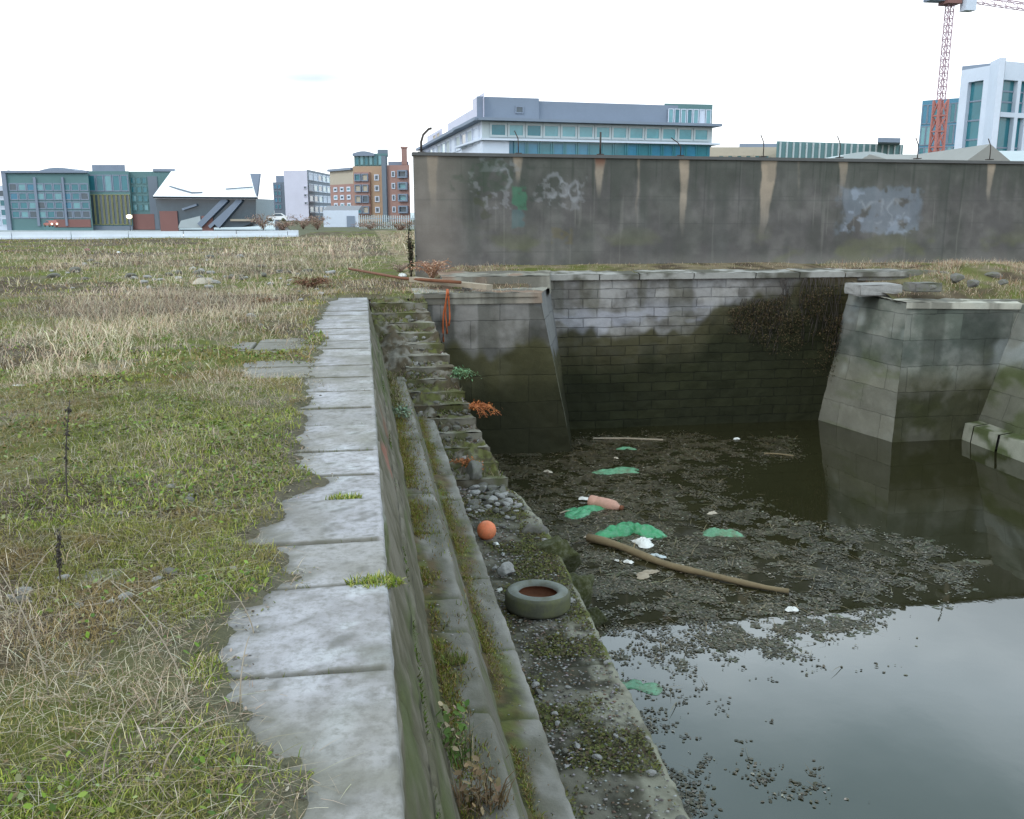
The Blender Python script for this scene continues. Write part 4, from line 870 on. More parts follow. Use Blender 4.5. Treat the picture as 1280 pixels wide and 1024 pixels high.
# ---- vehicles
def car(name, u, v, D, z, col, label, ln=3.9, lights=True, hd=0.):
    q = XY(u, D); r = empty(name, (q.x, q.y, z), label, 'car'); c, s_ = math.cos(hd), math.sin(hd)
    def tf(x, y, zz): return (q.x+x*c-y*s_, q.y+x*s_+y*c, z+zz)
    pr = [(-.5, .3), (-.5, .62), (-.44, .80), (-.22, .88), (-.10, 1.38), (.22, 1.42), (.40, .95), (.5, .88), (.5, .3)]
    mb = MB(); n_ = len(pr)
    for wdt, a_, b_, nm, mt in ((.85, None, None, 'body', col),):
        vs = [tf(p*ln, -wdt, h) for p, h in pr]+[tf(p*ln, wdt, h) for p, h in pr]
        mb.add(vs, [tuple(range(n_)), tuple(range(2*n_-1, n_-1, -1))]+[(i, i+n_, (i+1) % n_+n_, (i+1) % n_) for i in range(n_)]); mb.build(nm, M[mt], r)
    g = MB(); vs = [tf(p*ln, sgn*.87, h) for sgn in (-1, 1) for p, h in ((-.19, .9), (-.09, 1.3), (.21, 1.33), (.34, .97))]
    g.add(vs, [(0, 1, 2, 3), (4, 5, 6, 7)]); g.build('side_glass', M['g_dark'], r)
    for sx in (-.31, .31):
        for sy in (-1, 1):
            t_ = MB(); t_.tube([tf(sx*ln, sy*.72, .31), tf(sx*ln, sy*.9, .31)], .31, 12); t_.build('wheel', M['rubber'], r)
    if lights:
        for sy in (-.55, .55): l_ = MB(); l_.tube([tf(.5*ln, sy, .66), tf(.5*ln+.06, sy, .66)], .2, 8); l_.build('headlight', M['lamp'], r)
    return r
car('car', 62, 287, 211, QZ+.9, 'b_orange', 'small orange car with lit headlights on the far quay', hd=-.9)
car('van', 346, 283, 170, -.1, 'b_roofwhite', 'pale vehicle with an orange roof parked among scrub beyond the barrier end', ln=3.6, lights=False)
# street lamp glow in front of striped bays
sl_ = root('street_lamp', 161, 214, QZ, 'lit street lamp before the striped office block across the water', 'street lamp')
q = XY(161, 214); mb = MB(); mb.tube([(q.x, q.y, QZ), (q.x, q.y, ZT(161, 272, 214))], .09, 6); mb.build('pole', M['b_dark'], sl_)
mb = MB(); z = ZT(161, 271, 214); mb.tube([(q.x, q.y, z-.45), (q.x, q.y, z-.2), (q.x, q.y, z+.3), (q.x, q.y, z+.45)], [.25, .6, .6, .2], 10); mb.build('lantern', M['lamp'], sl_)
# ================================================================== VEGETATION
def blades(px, py, pz, h, wd, lean, col, tipcol=None, curl=.5):
    """arrays -> curved 5-vertex blades"""
    n = len(px); a = rng.uniform(0, 2*math.pi, n); b_ = rng.uniform(0, 2*math.pi, n)
    dx, dy = np.cos(a), np.sin(a); sx, sy = np.cos(b_)*wd/2, np.sin(b_)*wd/2
    sl, cl = np.sin(lean), np.cos(lean); base = np.stack([px, py, pz], 1)
    mid = base+np.stack([dx*sl*h*.45, dy*sl*h*.45, cl*h*.55], 1)
    l2 = np.minimum(lean*(1+curl)+.1, 1.9)
    tip = mid+np.stack([dx*np.sin(l2)*h*.5, dy*np.sin(l2)*h*.5, np.cos(l2)*h*.5], 1)
    s_ = np.stack([sx, sy, 0*sx], 1)
    V = np.stack([base-s_, base+s_, mid+s_*.8, mid-s_*.8, tip], 1).reshape(-1, 3)
    i = np.arange(n)[:, None]*5; F4 = i+np.array([[0, 1, 2, 3]]); F3 = i+np.array([[3, 2, 4]])
    C = np.repeat(col[:, None], 5, 1); tc_ = col*1.15 if tipcol is None else tipcol; C[:, 4] = tc_; C[:, 0:2] *= .8
    return V, [F4, F3], C.reshape(-1, 3)
def leaves(px, py, pz, size, tilt, col, asp=.6):
    n = len(px); a = rng.uniform(0, 2*math.pi, n); t_ = rng.uniform(-1, 1, n)*tilt; r_ = rng.uniform(-1, 1, n)*tilt
    d = np.stack([np.cos(a)*np.cos(t_), np.sin(a)*np.cos(t_), np.sin(t_)], 1); s_ = np.stack([-np.sin(a)*np.cos(r_), np.cos(a)*np.cos(r_), np.sin(r_)], 1)
    c = np.stack([px, py, pz], 1); L = size[:, None]
    V = np.stack([c-d*L*.5, c-d*L*.12+s_*L*asp*.5, c+d*L*.25+s_*L*asp*.38, c+d*L*.5, c+d*L*.25-s_*L*asp*.38, c-d*L*.12-s_*L*asp*.5], 1)
    V[:, 3, 2] -= size*.08; i = np.arange(n)[:, None]*6
    F4 = np.concatenate([i+np.array([[0, 1, 2, 3]]), i+np.array([[0, 3, 4, 5]])])
    return V.reshape(-1, 3), [F4], np.repeat(col[:, None], 6, 1).reshape(-1, 3)
def stuff(name, parts, m, kind='stuff', parent=None):
    V = []; Fs = []; C = []; b = 0
    for v, fl, c in parts: V.append(v); C.append(c); Fs += [f+b for f in fl]; b += len(v)
    o = link(name, npmesh(name, np.concatenate(V), Fs, np.concatenate(C)), m, parent)
    if kind: tag(o, kind=kind)
    return o
def pick(cols, n, w=None, jit=.25):
    c = np.array(cols)[rng.choice(len(cols), n, p=w)]; return c*(1+rng.uniform(-jit, jit, (n, 1)))*(1+rng.uniform(-.08, .08, (n, 3)))
GREEN = [(.19, .235, .035), (.29, .32, .06), (.11, .165, .025), (.34, .32, .11)]
DRY = [(.47, .40, .29), (.56, .48, .36), (.36, .28, .19), (.44, .32, .23)]
def zone(u, v, lst):
    r = 0*u
    for (a, b_, ru, rv, w_) in lst: r = r+w_*np.exp(-((u-a)/ru)**2-((v-b_)/rv)**2)
    return r
STRAW = [(220, 410, 150, 50, .95), (60, 440, 110, 60, .7), (330, 340, 120, 40, .6), (150, 330, 250, 25, .45), (60, 850, 120, 60, .55), (200, 870, 90, 60, .6), (180, 560, 80, 40, .3), (450, 310, 120, 22, 1.0), (330, 640, 60, 40, .3), (90, 330, 60, 18, .5), (30, 760, 70, 70, .5)]
LUSH = [(330, 535, 130, 45, 1.0), (150, 600, 170, 60, 1.0), (60, 690, 120, 60, .8), (300, 580, 100, 40, .7), (60, 990, 120, 50, 1.1), (280, 735, 60, 22, 1.2), (265, 825, 40, 22, 1.2), (110, 500, 80, 30, .6), (380, 440, 40, 25, .6), (100, 330, 80, 20, .3), (230, 960, 60, 60, .4)]
def field_pts(n, y0, y1, xf=lambda y: -.78*y-1.2):
    y = np.sqrt(rng.uniform(y0*y0, y1*y1, n)); lo = xf(y); hi = np.where(y < 17, .1, .06*y); x = lo+rng.uniform(0, 1, n)*(hi-lo)
    d = dsoil(x, y)
    hollow = hollowf(x, y)
    pr = np.maximum(sstep(-.04, .14, d), .45*sstep(-.02, .03, d)*sstep(.40, .60, fbm(x*4, y*4, 309, 3)))*np.where(y < 17, 1, 0)+np.where(y >= 17, 1, 0)
    pr = pr*(1-.9*sstep(.35, .7, hollow*(.6+.8*fbm(x*3, y*3, 31, 3))))
    pr = np.where(in_dock(x, y), 0, pr); pr = np.where(behind_barrier(x, y) > -.4, 0, pr)
    k = rng.uniform(0, 1, n) < pr; x = x[k]; y = y[k]; u, v = project(x, y, 0*x); w_ = np.clip((v-290)/150, .1, 1); v = v+(fbm(x*.55, y*.4, 319, 4)-.5)*190*w_; u = u+(fbm(x*.6+4, y*.4, 320, 4)-.5)*200
    return x, y, u, v, d[k]
gp = []; sp_ = []
for (y0, y1, n, hs, ws) in ((1.4, 4.5, 230000, .8, .85), (4.5, 9, 150000, 1., 1.3), (9, 18, 110000, 1.3, 2.4), (18, 34, 60000, 1.6, 5), (34, 57, 42000, 1.9, 9)):
    x, y, u, v, d = field_pts(n, y0, y1)
    lush = zone(u, v, LUSH)*1.0; straw = zone(u, v, STRAW)
    nz_ = fbm(x*1.3, y*1.3, 301, 4); nz2 = fbm(x*4, y*4, 303, 3)
    g = (.34+.75*lush-.35*straw+.35*sstep(.6, .1, d)*(y < 17))*sstep(.36, .56, nz_*.5+nz2*.5+.25*lush)
    k = rng.uniform(0, 1, len(x)) < g*1.05
    m = k.sum(); hh = rng.uniform(.018, .055, m)*hs; tl = rng.uniform(.1, 1.25, m)
    cc = pick(GREEN, m); br = np.clip(sstep(.45, .62, nz2[k])*.5+sstep(.47, .60, fbm(x[k]*.8+9, y[k]*.55, 317, 4))*.7-.5*lush[k], 0, .85)[:, None]; cc = cc*(1-br)+np.array((.25, .165, .08))*br; cc = cc*(.6+.8*fbm(x[k]*1.7, y[k]*1.2, 318, 3))[:, None]
    gp.append(blades(x[k], y[k], ground_z(x[k], y[k])-.004, hh, rng.uniform(.003, .006, m)*ws, tl, cc))
    s_ = (.10+.85*straw)*np.where(y < 6, .8, 1)*sstep(.30, .62, fbm(x*.9, y*.9, 305, 4)*.5+fbm(x*5, y*5, 307, 3)*.5+straw*.12)
    k = rng.uniform(0, 1, len(x)) < s_*(.75 if y0 > 4 else .30)
    pv_ = .55+.9*fbm(x[k]*.7, y[k]*.35, 315, 4)[:, None]; m = k.sum(); hh = rng.uniform(.04, .13, m)*(1+.9*rng.uniform(0, 1, m)**4)*hs*(.7+.5*np.clip(straw[k], 0, 1)); tl = rng.uniform(.2, 1.35, m)
    sp_.append(blades(x[k], y[k], ground_z(x[k], y[k])-.004, hh, rng.uniform(.0016, .0032, m)*ws, tl, pick(DRY, m, [.35, .2, .2, .25])*pv_, curl=.7))
# matted dead stalks lying flat near the viewer
x, y, u, v, d = field_pts(70000, 1.4, 8); m = len(x)
sp_.append(blades(x, y, ground_z(x, y)+rng.uniform(.003, .03, m), rng.uniform(.05, .22, m), rng.uniform(.0015, .003, m), rng.uniform(1.35, 1.6, m), pick([(.30, .25, .17), (.17, .12, .07), (.42, .37, .28), (.22, .17, .11), (.13, .12, .05)], m), curl=.02))
o = stuff('grass', gp, M['leaf']); tag(o, 'short yellow green grass and moss covering the waste ground', 'grass')
o = stuff('dry_grass', sp_, M['leaf']); tag(o, 'pale dead straw standing in drifts over the waste ground', 'dry grass')
x, y, u, v, d = field_pts(110000, 1.4, 12); lush = zone(u, v, LUSH); k = rng.uniform(0, 1, len(x)) < (.12+.8*lush)*sstep(.42, .6, fbm(x*2.2, y*2.2, 311, 4)); x, y = x[k], y[k]; m = len(x)
o = stuff('low_weeds', [leaves(x, y, ground_z(x, y)+rng.uniform(.004, .04, m), rng.uniform(.007, .024, m)*(1+y/12), .8, pick([(.12, .19, .03), (.18, .23, .05), (.08, .13, .03), (.2, .22, .10), (.16, .12, .06)], m))], M['leaf'])
tag(o, 'low leafy weeds creeping through the grass beside the paving', 'weeds')
# quay strip in front of the wall and the right bank
def bank(n, x0, x1, y0, y1): return rng.uniform(x0, x1, n), rng.uniform(y0, y1, n)
pb = []
for (n, x0, x1, y0, y1, gr, hh_) in ((9000, -1.3, 3.4, 16.9, 20.9, .35, .14), (2500, 3.6, 10, 19.3, 20.95, .5, .08), (9000, 10.6, 18, 17.2, 20.9, .12, .17), (6000, 12.2, 15, 16.9, 20.0, .05, .2), (2500, 10.4, 12.5, 16.9, 19, .3, .08)):
    x, y = bank(n, x0, x1, y0, y1); k = ~in_dock(x, y) & (rng.uniform(0, 1, n) < sstep(.36, .6, fbm(x*2, y*2, 313, 3)+(.12 if x0 < 0 else .05))); x, y = x[k], y[k]; m = len(x); isg = rng.uniform(0, 1, m) < gr
    z = ground_z(x, y); cc = np.where(isg[:, None], pick(GREEN, m), pick(DRY+[(.3, .17, .11)], m)); pb.append(blades(x, y, z-.01, rng.uniform(.3, 1, m)*hh_*np.where(isg, .5, 1), rng.uniform(.004, .009, m), rng.uniform(.1, 1.3, m), cc))
o = stuff('bank_grass', pb, M['leaf']); tag(o, 'dry tan grass on the banks at the foot of the concrete wall', 'dry grass')
# moss and small growth on the dock steps, the joints and the platform
mp = []
def mossline(n, xf, zf, y0, y1, h0, h1, thr, seed, cols, wd=.006, freq=1.6):
    y = rng.uniform(y0, y1, n); x = xf(y)+0*y; k = rng.uniform(0, 1, n) < sstep(thr, thr+.12, fbm(y*freq, x*3, seed, 4)); x = x[k]; y = y[k]; m = len(x)
    if m: mp.append(blades(x, y, zf(x, y), rng.uniform(h0, h1, m), np.full(m, wd)*rng.uniform(.6, 1.4, m), rng.uniform(.1, 1.3, m), pick(cols, m)))
MC = [(.19, .21, .03), (.12, .15, .02), (.22, .16, .05), (.16, .10, .04), (.27, .22, .11)]
mossline(42000, lambda y: .345+rng.exponential(.05, len(y)), lambda x, y: -1.055+0*x, 1.4, 16, .012, .05, .33, 321, MC)
mossline(42000, lambda y: .75+rng.exponential(.03, len(y)), lambda x, y: -1.51+0*x, 1.4, 13.5, .012, .045, .38, 323, MC)
mossline(9000, lambda y: 1.10+rng.exponential(.05, len(y)), lambda x, y: -2.21+0*x, 2, 13, .01, .05, .42, 325, MC)
mossline(5000, lambda y: .19+rng.normal(0, .006, len(y)), lambda x, y: -.53-(x-.19)*3, 1.4, 16, .01, .035, .45, 327, [(.10, .16, .03), (.08, .09, .03)])
for j in seams:                                                     # joints between paving slabs
    n = 260 if j < 8 else 90; x = -rng.uniform(0, 1, n)*1.0; k = rng.uniform(0, 1, n) < sstep(.47, .6, fbm(x*5, np.full(n, j*3.1), 329, 3)); x = x[k]; m = len(x)
    if m: mp.append(blades(x, j+rng.normal(0, .01, m), np.full(m, -.03), rng.uniform(.02, .05, m), np.full(m, .005), rng.uniform(.1, 1.2, m), pick([(.12, .12, .04), (.14, .11, .07), (.09, .12, .03)], m)))
n = 60000; y = rng.uniform(2, 13, n); x = rng.uniform(1.1, 2.0, n); k = (x < edgeX(y)-.02) & (rng.uniform(0, 1, n) < sstep(.48, .62, fbm(x*1.8, y*1.8, 121, 5)+.06*sstep(6, 3, y))); x = x[k]; y = y[k]; m = len(x)
mp.append(leaves(x, y, np.full(m, -2.19)+rng.uniform(0, .018, m), rng.uniform(.012, .035, m), .7, pick([(.10, .105, .03), (.06, .055, .03), (.13, .13, .045), (.09, .07, .045)], m)))
# stairs and the filled gutter above them
def stair_z(y): return -2.2+(y-12.0)/(16.84-12.0)*2.12+.07
n = 30000; y = rng.uniform(12, 16.8, n); x = rng.uniform(.12, 1.9, n); k = (x < edgeX(y)-.02) & (rng.uniform(0, 1, n) < sstep(.42, .62, fbm(x*2.4, y*1.6, 331, 4)+.12*sstep(.8, .2, x))); x = x[k]; y = y[k]; m = len(x)
zz = stair_z(y)+rng.uniform(-.03, .02, m); zz = np.where(x < .45, np.maximum(zz, -1.0), zz)
mp.append(blades(x, y, zz, rng.uniform(.03, .10, m), np.full(m, .010), rng.uniform(.2, 1.4, m), pick([(.13, .15, .04), (.20, .16, .10), (.10, .11, .03), (.26, .22, .16)], m)))
o = stuff('moss', mp, M['leaf']); tag(o, 'green and brown moss and tufts in the joints of the dock steps', 'moss')
# crumbs of soil, straw and leaf litter on the worn edge of the paving
n = 26000; y = 1.4+15*rng.uniform(0, 1, n)**1.3; x = edge_x(y)+rng.uniform(-.5, .35, n); d = dsoil(x, y); k = (d > -.12) & (d < .5) & (rng.uniform(0, 1, n) < sstep(.38, .6, fbm(x*6, y*6, 401, 3))*np.where(d > 0, 1, .5)); x, y = x[k], y[k]; m = len(x); z = np.maximum(ground_z(x, y), 0)
lt = [leaves(x, y, z+.005, rng.uniform(.006, .02, m), .5, pick([(.09, .07, .045), (.2, .16, .1), (.12, .13, .04), (.3, .26, .2)], m), .5)]
q = rng.choice(m, m//3); lt.append(blades(x[q], y[q], z[q]+.006, rng.uniform(.03, .12, len(q)), rng.uniform(.0015, .003, len(q)), rng.uniform(1.3, 1.58, len(q)), pick(DRY, len(q)), curl=.02))
o = stuff('leaf_litter', lt, M['leaf']); tag(o, 'crumbs of soil and straw along the ragged edge of the paving', 'leaf litter')
# distinct clumps
def tuft(name, x, y, z, r, h, n, cols, label, cat='grass tuft', leafy=0, lean=(.1, 1.1)):
    a = rng.uniform(0, 2*math.pi, n); q = r*np.sqrt(rng.uniform(0, 1, n)); px = x+q*np.cos(a)*1.4; py = y+q*np.sin(a)*.8
    pr = [blades(px, py, np.full(n, z), rng.uniform(.4, 1, n)*h, rng.uniform(.004, .008, n), rng.uniform(*lean, n), pick(cols, n))]
    rt = empty(name, (x, y, z), label, cat)
    V, Fs, C = pr[0]; link('blades', npmesh('blades', V, Fs, C), M['leaf'], rt)
    if leafy:
        m = leafy; a = rng.uniform(0, 2*math.pi, m); q = r*np.sqrt(rng.uniform(0, 1, m)); hz = rng.uniform(.1, 1, m)*h
        V, Fs, C = leaves(x+q*np.cos(a), y+q*np.sin(a), z+hz, rng.uniform(.02, .05, m), .9, pick(cols, m)); link('leaves', npmesh('leaves', V, Fs, C), M['leaf'], rt)
q = G(474, 728, 0); tuft('grass_tuft', q[0]-.02, q[1], -.01, .085, .05, 500, GREEN, 'bright green grass tuft in a slab joint right at the coping edge')
q = G(430, 622, 0); tuft('grass_tuft', q[0], q[1], -.01, .07, .04, 250, GREEN, 'small green grass tuft in a paving joint further along the coping')
q = G(550, 590, -1.05); tuft('grass_tuft', .44, 4.9, -1.05, .06, .07, 260, [(.13, .17, .04), (.2, .17, .07)], 'yellow green grass tuft on the upper dock step')
tuft('weed_plant', .33, 3.75, -.95, .07, .30, 60, [(.10, .16, .04), (.3, .24, .16)], 'leafy weed growing out of the crack between coping face and upper step', 'plant', 110, (.05, .6))
tuft('weed_plant', .42, 3.55, -1.05, .09, .22, 90, [(.25, .17, .10), (.16, .11, .06)], 'brown withered weed on the upper dock step beside the green one', 'plant', 60, (.05, .9))
def frond_plant(name, base, n, L, spread, cols, label, up=.8, stemc=None, leafs=16, lw=.05, dirs=None, cat='plant'):
    """arching stems with small leaves; stems and foliage are parts"""
    rt = empty(name, base, label, cat); mb = MB(); lx = []
    for k in range(n):
        a = random.uniform(0, 6.28) if dirs is None else dirs+random.gauss(0, .6); l_ = L*random.uniform(.55, 1.1); s_ = spread*random.uniform(.3, 1.1); pts = []
        for i in range(7):
            t_ = i/6; r_ = s_*t_**1.3; z = l_*up*(t_-.0)-l_*.55*spread/L*t_**3
            pts.append(Vector(base)+Vector((math.cos(a)*r_, math.sin(a)*r_, z))+Vector((random.gauss(0, 1), random.gauss(0, 1), random.gauss(0, 1)))*.012*L)
        mb.tube(pts, [.004+.003*(1-i/6) for i in range(7)], 4)
        for i in range(leafs):
            t_ = random.uniform(.15, 1); f_ = t_*6; j = min(int(f_), 5); p = pts[j].lerp(pts[j+1], f_-j)
            lx.append(p+Vector((random.gauss(0, 1), random.gauss(0, 1), random.gauss(0, 1)))*lw*.6)
    sm_ = bpy.data.materials.get('stem '+name+label[:12]) or mat('stem '+name+label[:12], stemc or cols[0], .9, .2, 8, 40, 0); mb.build('stems', sm_, rt)
    if lx:
        lx = np.array([tuple(p) for p in lx]); m = len(lx); V, Fs, C = leaves(lx[:, 0], lx[:, 1], lx[:, 2], rng.uniform(.5, 1.2, m)*lw, 1.1, pick(cols, m), .45); link('foliage', npmesh('foliage', V, Fs, C), M['leaf'], rt)
    return rt
q = G(388, 362, 0); frond_plant('shrub', (q[0], q[1], 0), 46, .45, .45, [(.16, .08, .05), (.25, .13, .08), (.12, .10, .05)], 'low red brown dead bush at the far end of the paving', 1., (.14, .07, .045), 18, .05, cat='shrub')
q = G(330, 382, 0); frond_plant('shrub', (q[0], q[1], 0), 20, .25, .3, [(.22, .11, .06), (.13, .12, .05)], 'small russet weed clump left of the red brown bush', 1., (.14, .07, .045), 12, .04, cat='shrub')
q = G(541, 345, .15); frond_plant('shrub', (q[0], q[1], .1), 60, .62, .55, [(.42, .26, .18), (.36, .2, .12), (.5, .36, .27)], 'bushy tan and rust coloured dead plant at the foot of the concrete wall', 1., (.34, .17, .1), 14, .05, cat='shrub')
q = G(500, 340, .1); frond_plant('shrub', (q[0], q[1], .05), 30, .5, .5, [(.42, .32, .26), (.36, .25, .2)], 'thin pinkish dead bush left of the wall corner', 1., (.34, .25, .2), 8, .04, cat='shrub')
q = G(516, 335, 0); frond_plant('climber', (WX0-.12, WY-.1, .1), 22, 1.1, .07, [(.025, .035, .02), (.04, .05, .02), (.02, .02, .02)], 'dark narrow climber clinging to the left end of the concrete wall', 1.05, (.04, .03, .02), 18, .06)
frond_plant('fern', (1.33, 14.2, -1.0), 16, .42, .42, [(.12, .22, .12), (.16, .26, .14)], 'blue green fern sprouting from the outer edge of the stairs', .55, (.1, .14, .06), 30, .045, -.2)
frond_plant('fern', (.5, 11.2, -.98), 14, .42, .5, [(.18, .25, .17), (.22, .27, .2)], 'pale green feathery plant arching over the top of the dock steps', .6, (.16, .17, .1), 26, .045, 2.6)
frond_plant('fern', (1.50, 13.3, -1.35), 18, .45, .5, [(.40, .15, .05), (.30, .10, .04)], 'orange brown dead fern hanging over the dock edge below the stairs', .45, (.33, .12, .05), 22, .045, -.3)
frond_plant('fern', (1.35, 12.3, -1.95), 14, .3, .3, [(.40, .15, .06), (.28, .12, .05)], 'small rust coloured dead plant in the rubble at the foot of the stairs', .6, (.33, .12, .05), 16, .045)
for (u, v) in ((572, 424), (578, 402)): pass
for i, (u, D, hh, ww, lab) in enumerate(((328, 90, 2.0, 1.6, 'leafless reddish bush just right of the theatre'), (352, 84, 1.5, 1.8, 'leafless bush in front of the pale vehicle'), (378, 92, 2.0, 2.0, 'leafless reddish bush below the lilac white end wall'), (396, 88, 1.8, 1.6, 'leafless bush immediately left of the white hut'), (462, 90, 1.4, 2.0, 'low bare bush in front of the paling fence'), (500, 78, 1.4, 1.6, 'low bare bush near the left end of the concrete wall'))):
    q = XY(u, D); frond_plant('bare_shrub', (q.x, q.y, -.15), 34, hh, ww, [(.30, .19, .15), (.26, .2, .15)], lab, 1.1, (.22, .13, .10), 22, .16, cat='shrub')
# long single stems
for i, (u, v, h, dx, dy, c_, lab) in enumerate((
    (318, 792, .26, -.10, .02, 0, 'tall bent straw stem arching over the near tuft beside the paving'), (238, 905, .42, -.22, .12, 0, 'long pale dead stem curving up through the near grass'),
    (203, 660, .5, .06, -.3, 0, 'pair of long dry stalks leaning in the middle of the green grass'), (76, 735, .24, .02, .0, 1, 'dark brown upright dead dock stalk in the near grass at left'),
    (86, 640, .55, .03, .1, 1, 'tall dark dead dock stalk on the left of the field'), (62, 880, .40, -.14, .1, 0, 'pale dead stem in the bottom left of the field'),
    (205, 985, .2, .18, .1, 0, 'pale stem bent low over the soil near the bottom of the photo'), (300, 880, .22, .02, .15, 0, 'thin pale stem at the edge of the worn paving'),
    (130, 1000, .3, .12, .02, 0, 'dry stem leaning right at the bottom edge of the field'), (25, 800, .36, .12, .1, 0, 'dry stalk near the left edge of the photo'))):
    q = G(u, v, 0); z = float(ground_z(q[0], q[1])); pts = [Vector((q[0]+dx*(t_**1.8), q[1]+dy*t_**1.5, z+h*(t_-.35*abs(dx+dy)/h*t_**3))) for t_ in np.linspace(0, 1, 9)]
    mb = MB(); mb.tube(pts, [.0028*(1-.5*k/8)*(1.7 if c_ else 1) for k in range(9)], 5)
    if c_:
        for k in range(70):
            t_ = random.uniform(.35, 1); p = pts[int(t_*8)]+Vector((random.gauss(0, .007), random.gauss(0, .007), random.gauss(0, .012))); mb.tube([p, p+Vector((0, 0, .01))], .0035, 4)
    o = mb.build('dead_stem', M['metal'] if c_ else M['woodpale'], None, (q[0], q[1], z)); tag(o, lab, 'plant stem', 'dead stems standing in the grass')
# creeper on the head wall
n = 15000; tx = rng.uniform(0, 1, n); X_ = 10.25-2.6*tx**1.2; top = .08-.55*tx**1.6; len_ = (2.5-1.7*tx)*rng.uniform(.2, 1, n)**.7
Z_ = top-len_*rng.uniform(.1, 1, n); k = rng.uniform(0, 1, n) < sstep(.42, .58, fbm(X_*2.2, Z_*2.2, 341, 4)+.08*(1-tx)); X_, Z_ = X_[k], Z_[k]; m = len(X_)
Yw = 18.70-rng.uniform(0, .16, m)
cre = empty('creeper', (9.4, 18.7, -1.0), 'tangled brown dead creeper hanging down the head wall beside the right pier', 'creeper')
V, Fs, C = leaves(X_, Yw, Z_, rng.uniform(.015, .05, m), 1.5, pick([(.07, .05, .028), (.045, .045, .02), (.12, .085, .05), (.03, .03, .014)], m), .35); link('foliage', npmesh('foliage', V, Fs, C), M['leaf'], cre)
mb = MB()
for i in range(70):
    tx_ = random.random(); x = 10.2-2.3*tx_; z0_ = .12 if tx_ < .6 else -.3; L_ = (2.0-1.2*tx_)*random.uniform(.5, 1); pts = [Vector((x+.06*math.sin(j*1.1+i)+.03*j*(.5-tx_), 18.66-.03*random.random(), z0_-L_*j/6)) for j in range(7)]; mb.tube(pts, .007, 4)
mb.build('stems', M['metal'], cre)
# ================================================================== STONES AND RUBBLE
import bmesh
def rockmesh(seed, mname, sx=1, sy=1, sz=.7, sub=2, amp=.35):
    bm = bmesh.new(); bmesh.ops.create_icosphere(bm, subdivisions=sub, radius=1)
    r_ = random.Random(seed); ds = [Vector((r_.gauss(0, 1), r_.gauss(0, 1), r_.gauss(0, 1))).normalized() for _ in range(7)]; lv = [r_.uniform(.5, .85) for _ in ds]
    for v in bm.verts:
        for d_, l_ in zip(ds, lv):
            e = v.co.dot(d_)-l_
            if e > 0: v.co -= d_*e*.95
        v.co += Vector((r_.gauss(0, 1), r_.gauss(0, 1), r_.gauss(0, 1)))*.03*amp*3*.4; v.co *= 1+(float(fbm(v.co.x*2.2+seed, v.co.y*2.2+v.co.z*1.7, 5, 4))-.5)*(.55 if sub > 3 else .1); v.co.x *= sx; v.co.y *= sy; v.co.z *= sz
    me = bpy.data.meshes.new('stone'); bm.to_mesh(me); bm.free(); me.materials.append(M[mname]); me.polygons.foreach_set('use_smooth', [sub > 3]*len(me.polygons)); return me
RK = [rockmesh(s, 'rock', 1, .75, .5) for s in range(4)]+[rockmesh(s+9, 'rockpale', 1, .7, .45) for s in range(3)]
def put(name, me, loc, s, rot, label, cat, group=None):
    o = bpy.data.objects.new(name, me); COL.objects.link(o); o.location = loc; o.scale = (s, s, s) if not isinstance(s, tuple) else s; o.rotation_euler = rot; return tag(o, label, cat, group)
def plat_z(x, y): return -2.19
for i in range(170):
    t_ = random.random()**1.25; y = 10.9+5.3*t_; e = float(edgeX(y)); x = random.uniform(.55 if y > 12 else 1.2, e-.08)
    z = stair_z(y)-.02 if y > 12.1 else -2.18
    s = random.uniform(.03, .085)*(1.35 if 11.2 < y < 13.2 else 1)
    put('stone', RK[random.randrange(7) if random.random() < .6 else random.randrange(4)], (x, y, z+s*.25), s, (random.uniform(-.4, .4), random.uniform(-.4, .4), random.uniform(0, 6)), 'loose angular stone in the rubble on the stairs', 'stone', 'loose stones on the stairs')
for i in range(70):
    y = random.uniform(2.6, 11); e = float(edgeX(y)); x = random.uniform(1.18, e-.03) if random.random() < .5 else e-abs(random.gauss(0, .18))
    if 7.5 < y < 8.5: continue
    s = random.uniform(.018, .055)
    put('stone', RK[random.randrange(7)], (x, y, -2.19+s*.3), s, (random.uniform(-.3, .3), random.uniform(-.3, .3), random.uniform(0, 6)), 'small loose stone on the low dock platform', 'stone', 'loose stones on the low platform')
for i in range(70):
    u = random.uniform(60, 420); v = random.gauss(348, 7) if i < 46 else random.uniform(320, 420); q = G(u, v, 0); 
    if q[0] > edge_x(q[1])-.1 and q[1] < 17: continue
    s = random.uniform(.05, .14)*(q[1]/20); put('stone', RK[random.choice([0, 1, 4, 5, 6])], (*q, float(ground_z(*q))+s*.25), s, (0, random.uniform(-.2, .2), random.uniform(0, 6)), 'pale stone among the thin grass of the field', 'stone', 'pale stones strewn across the field')
for i in range(26):
    if i < 12: q = (random.uniform(-1.55, -.75), random.uniform(3.4, 3.9)); 
    elif i < 20: q = (random.uniform(-1.5, -.7), random.uniform(4.0, 5.5))
    else: q = (random.uniform(-.6, -.1), random.uniform(2, 8))
    if q[0] > edge_x(q[1]): s = random.uniform(.007, .014)
    else: s = random.uniform(.015, .04)
    put('stone', RK[random.choice([0, 4, 5])], (*q, float(max(ground_z(*q), 0))+s*.3), s, (0, 0, random.uniform(0, 6)), 'small stone lying in the foreground beside or on the paving', 'stone', 'small stones in the foreground')
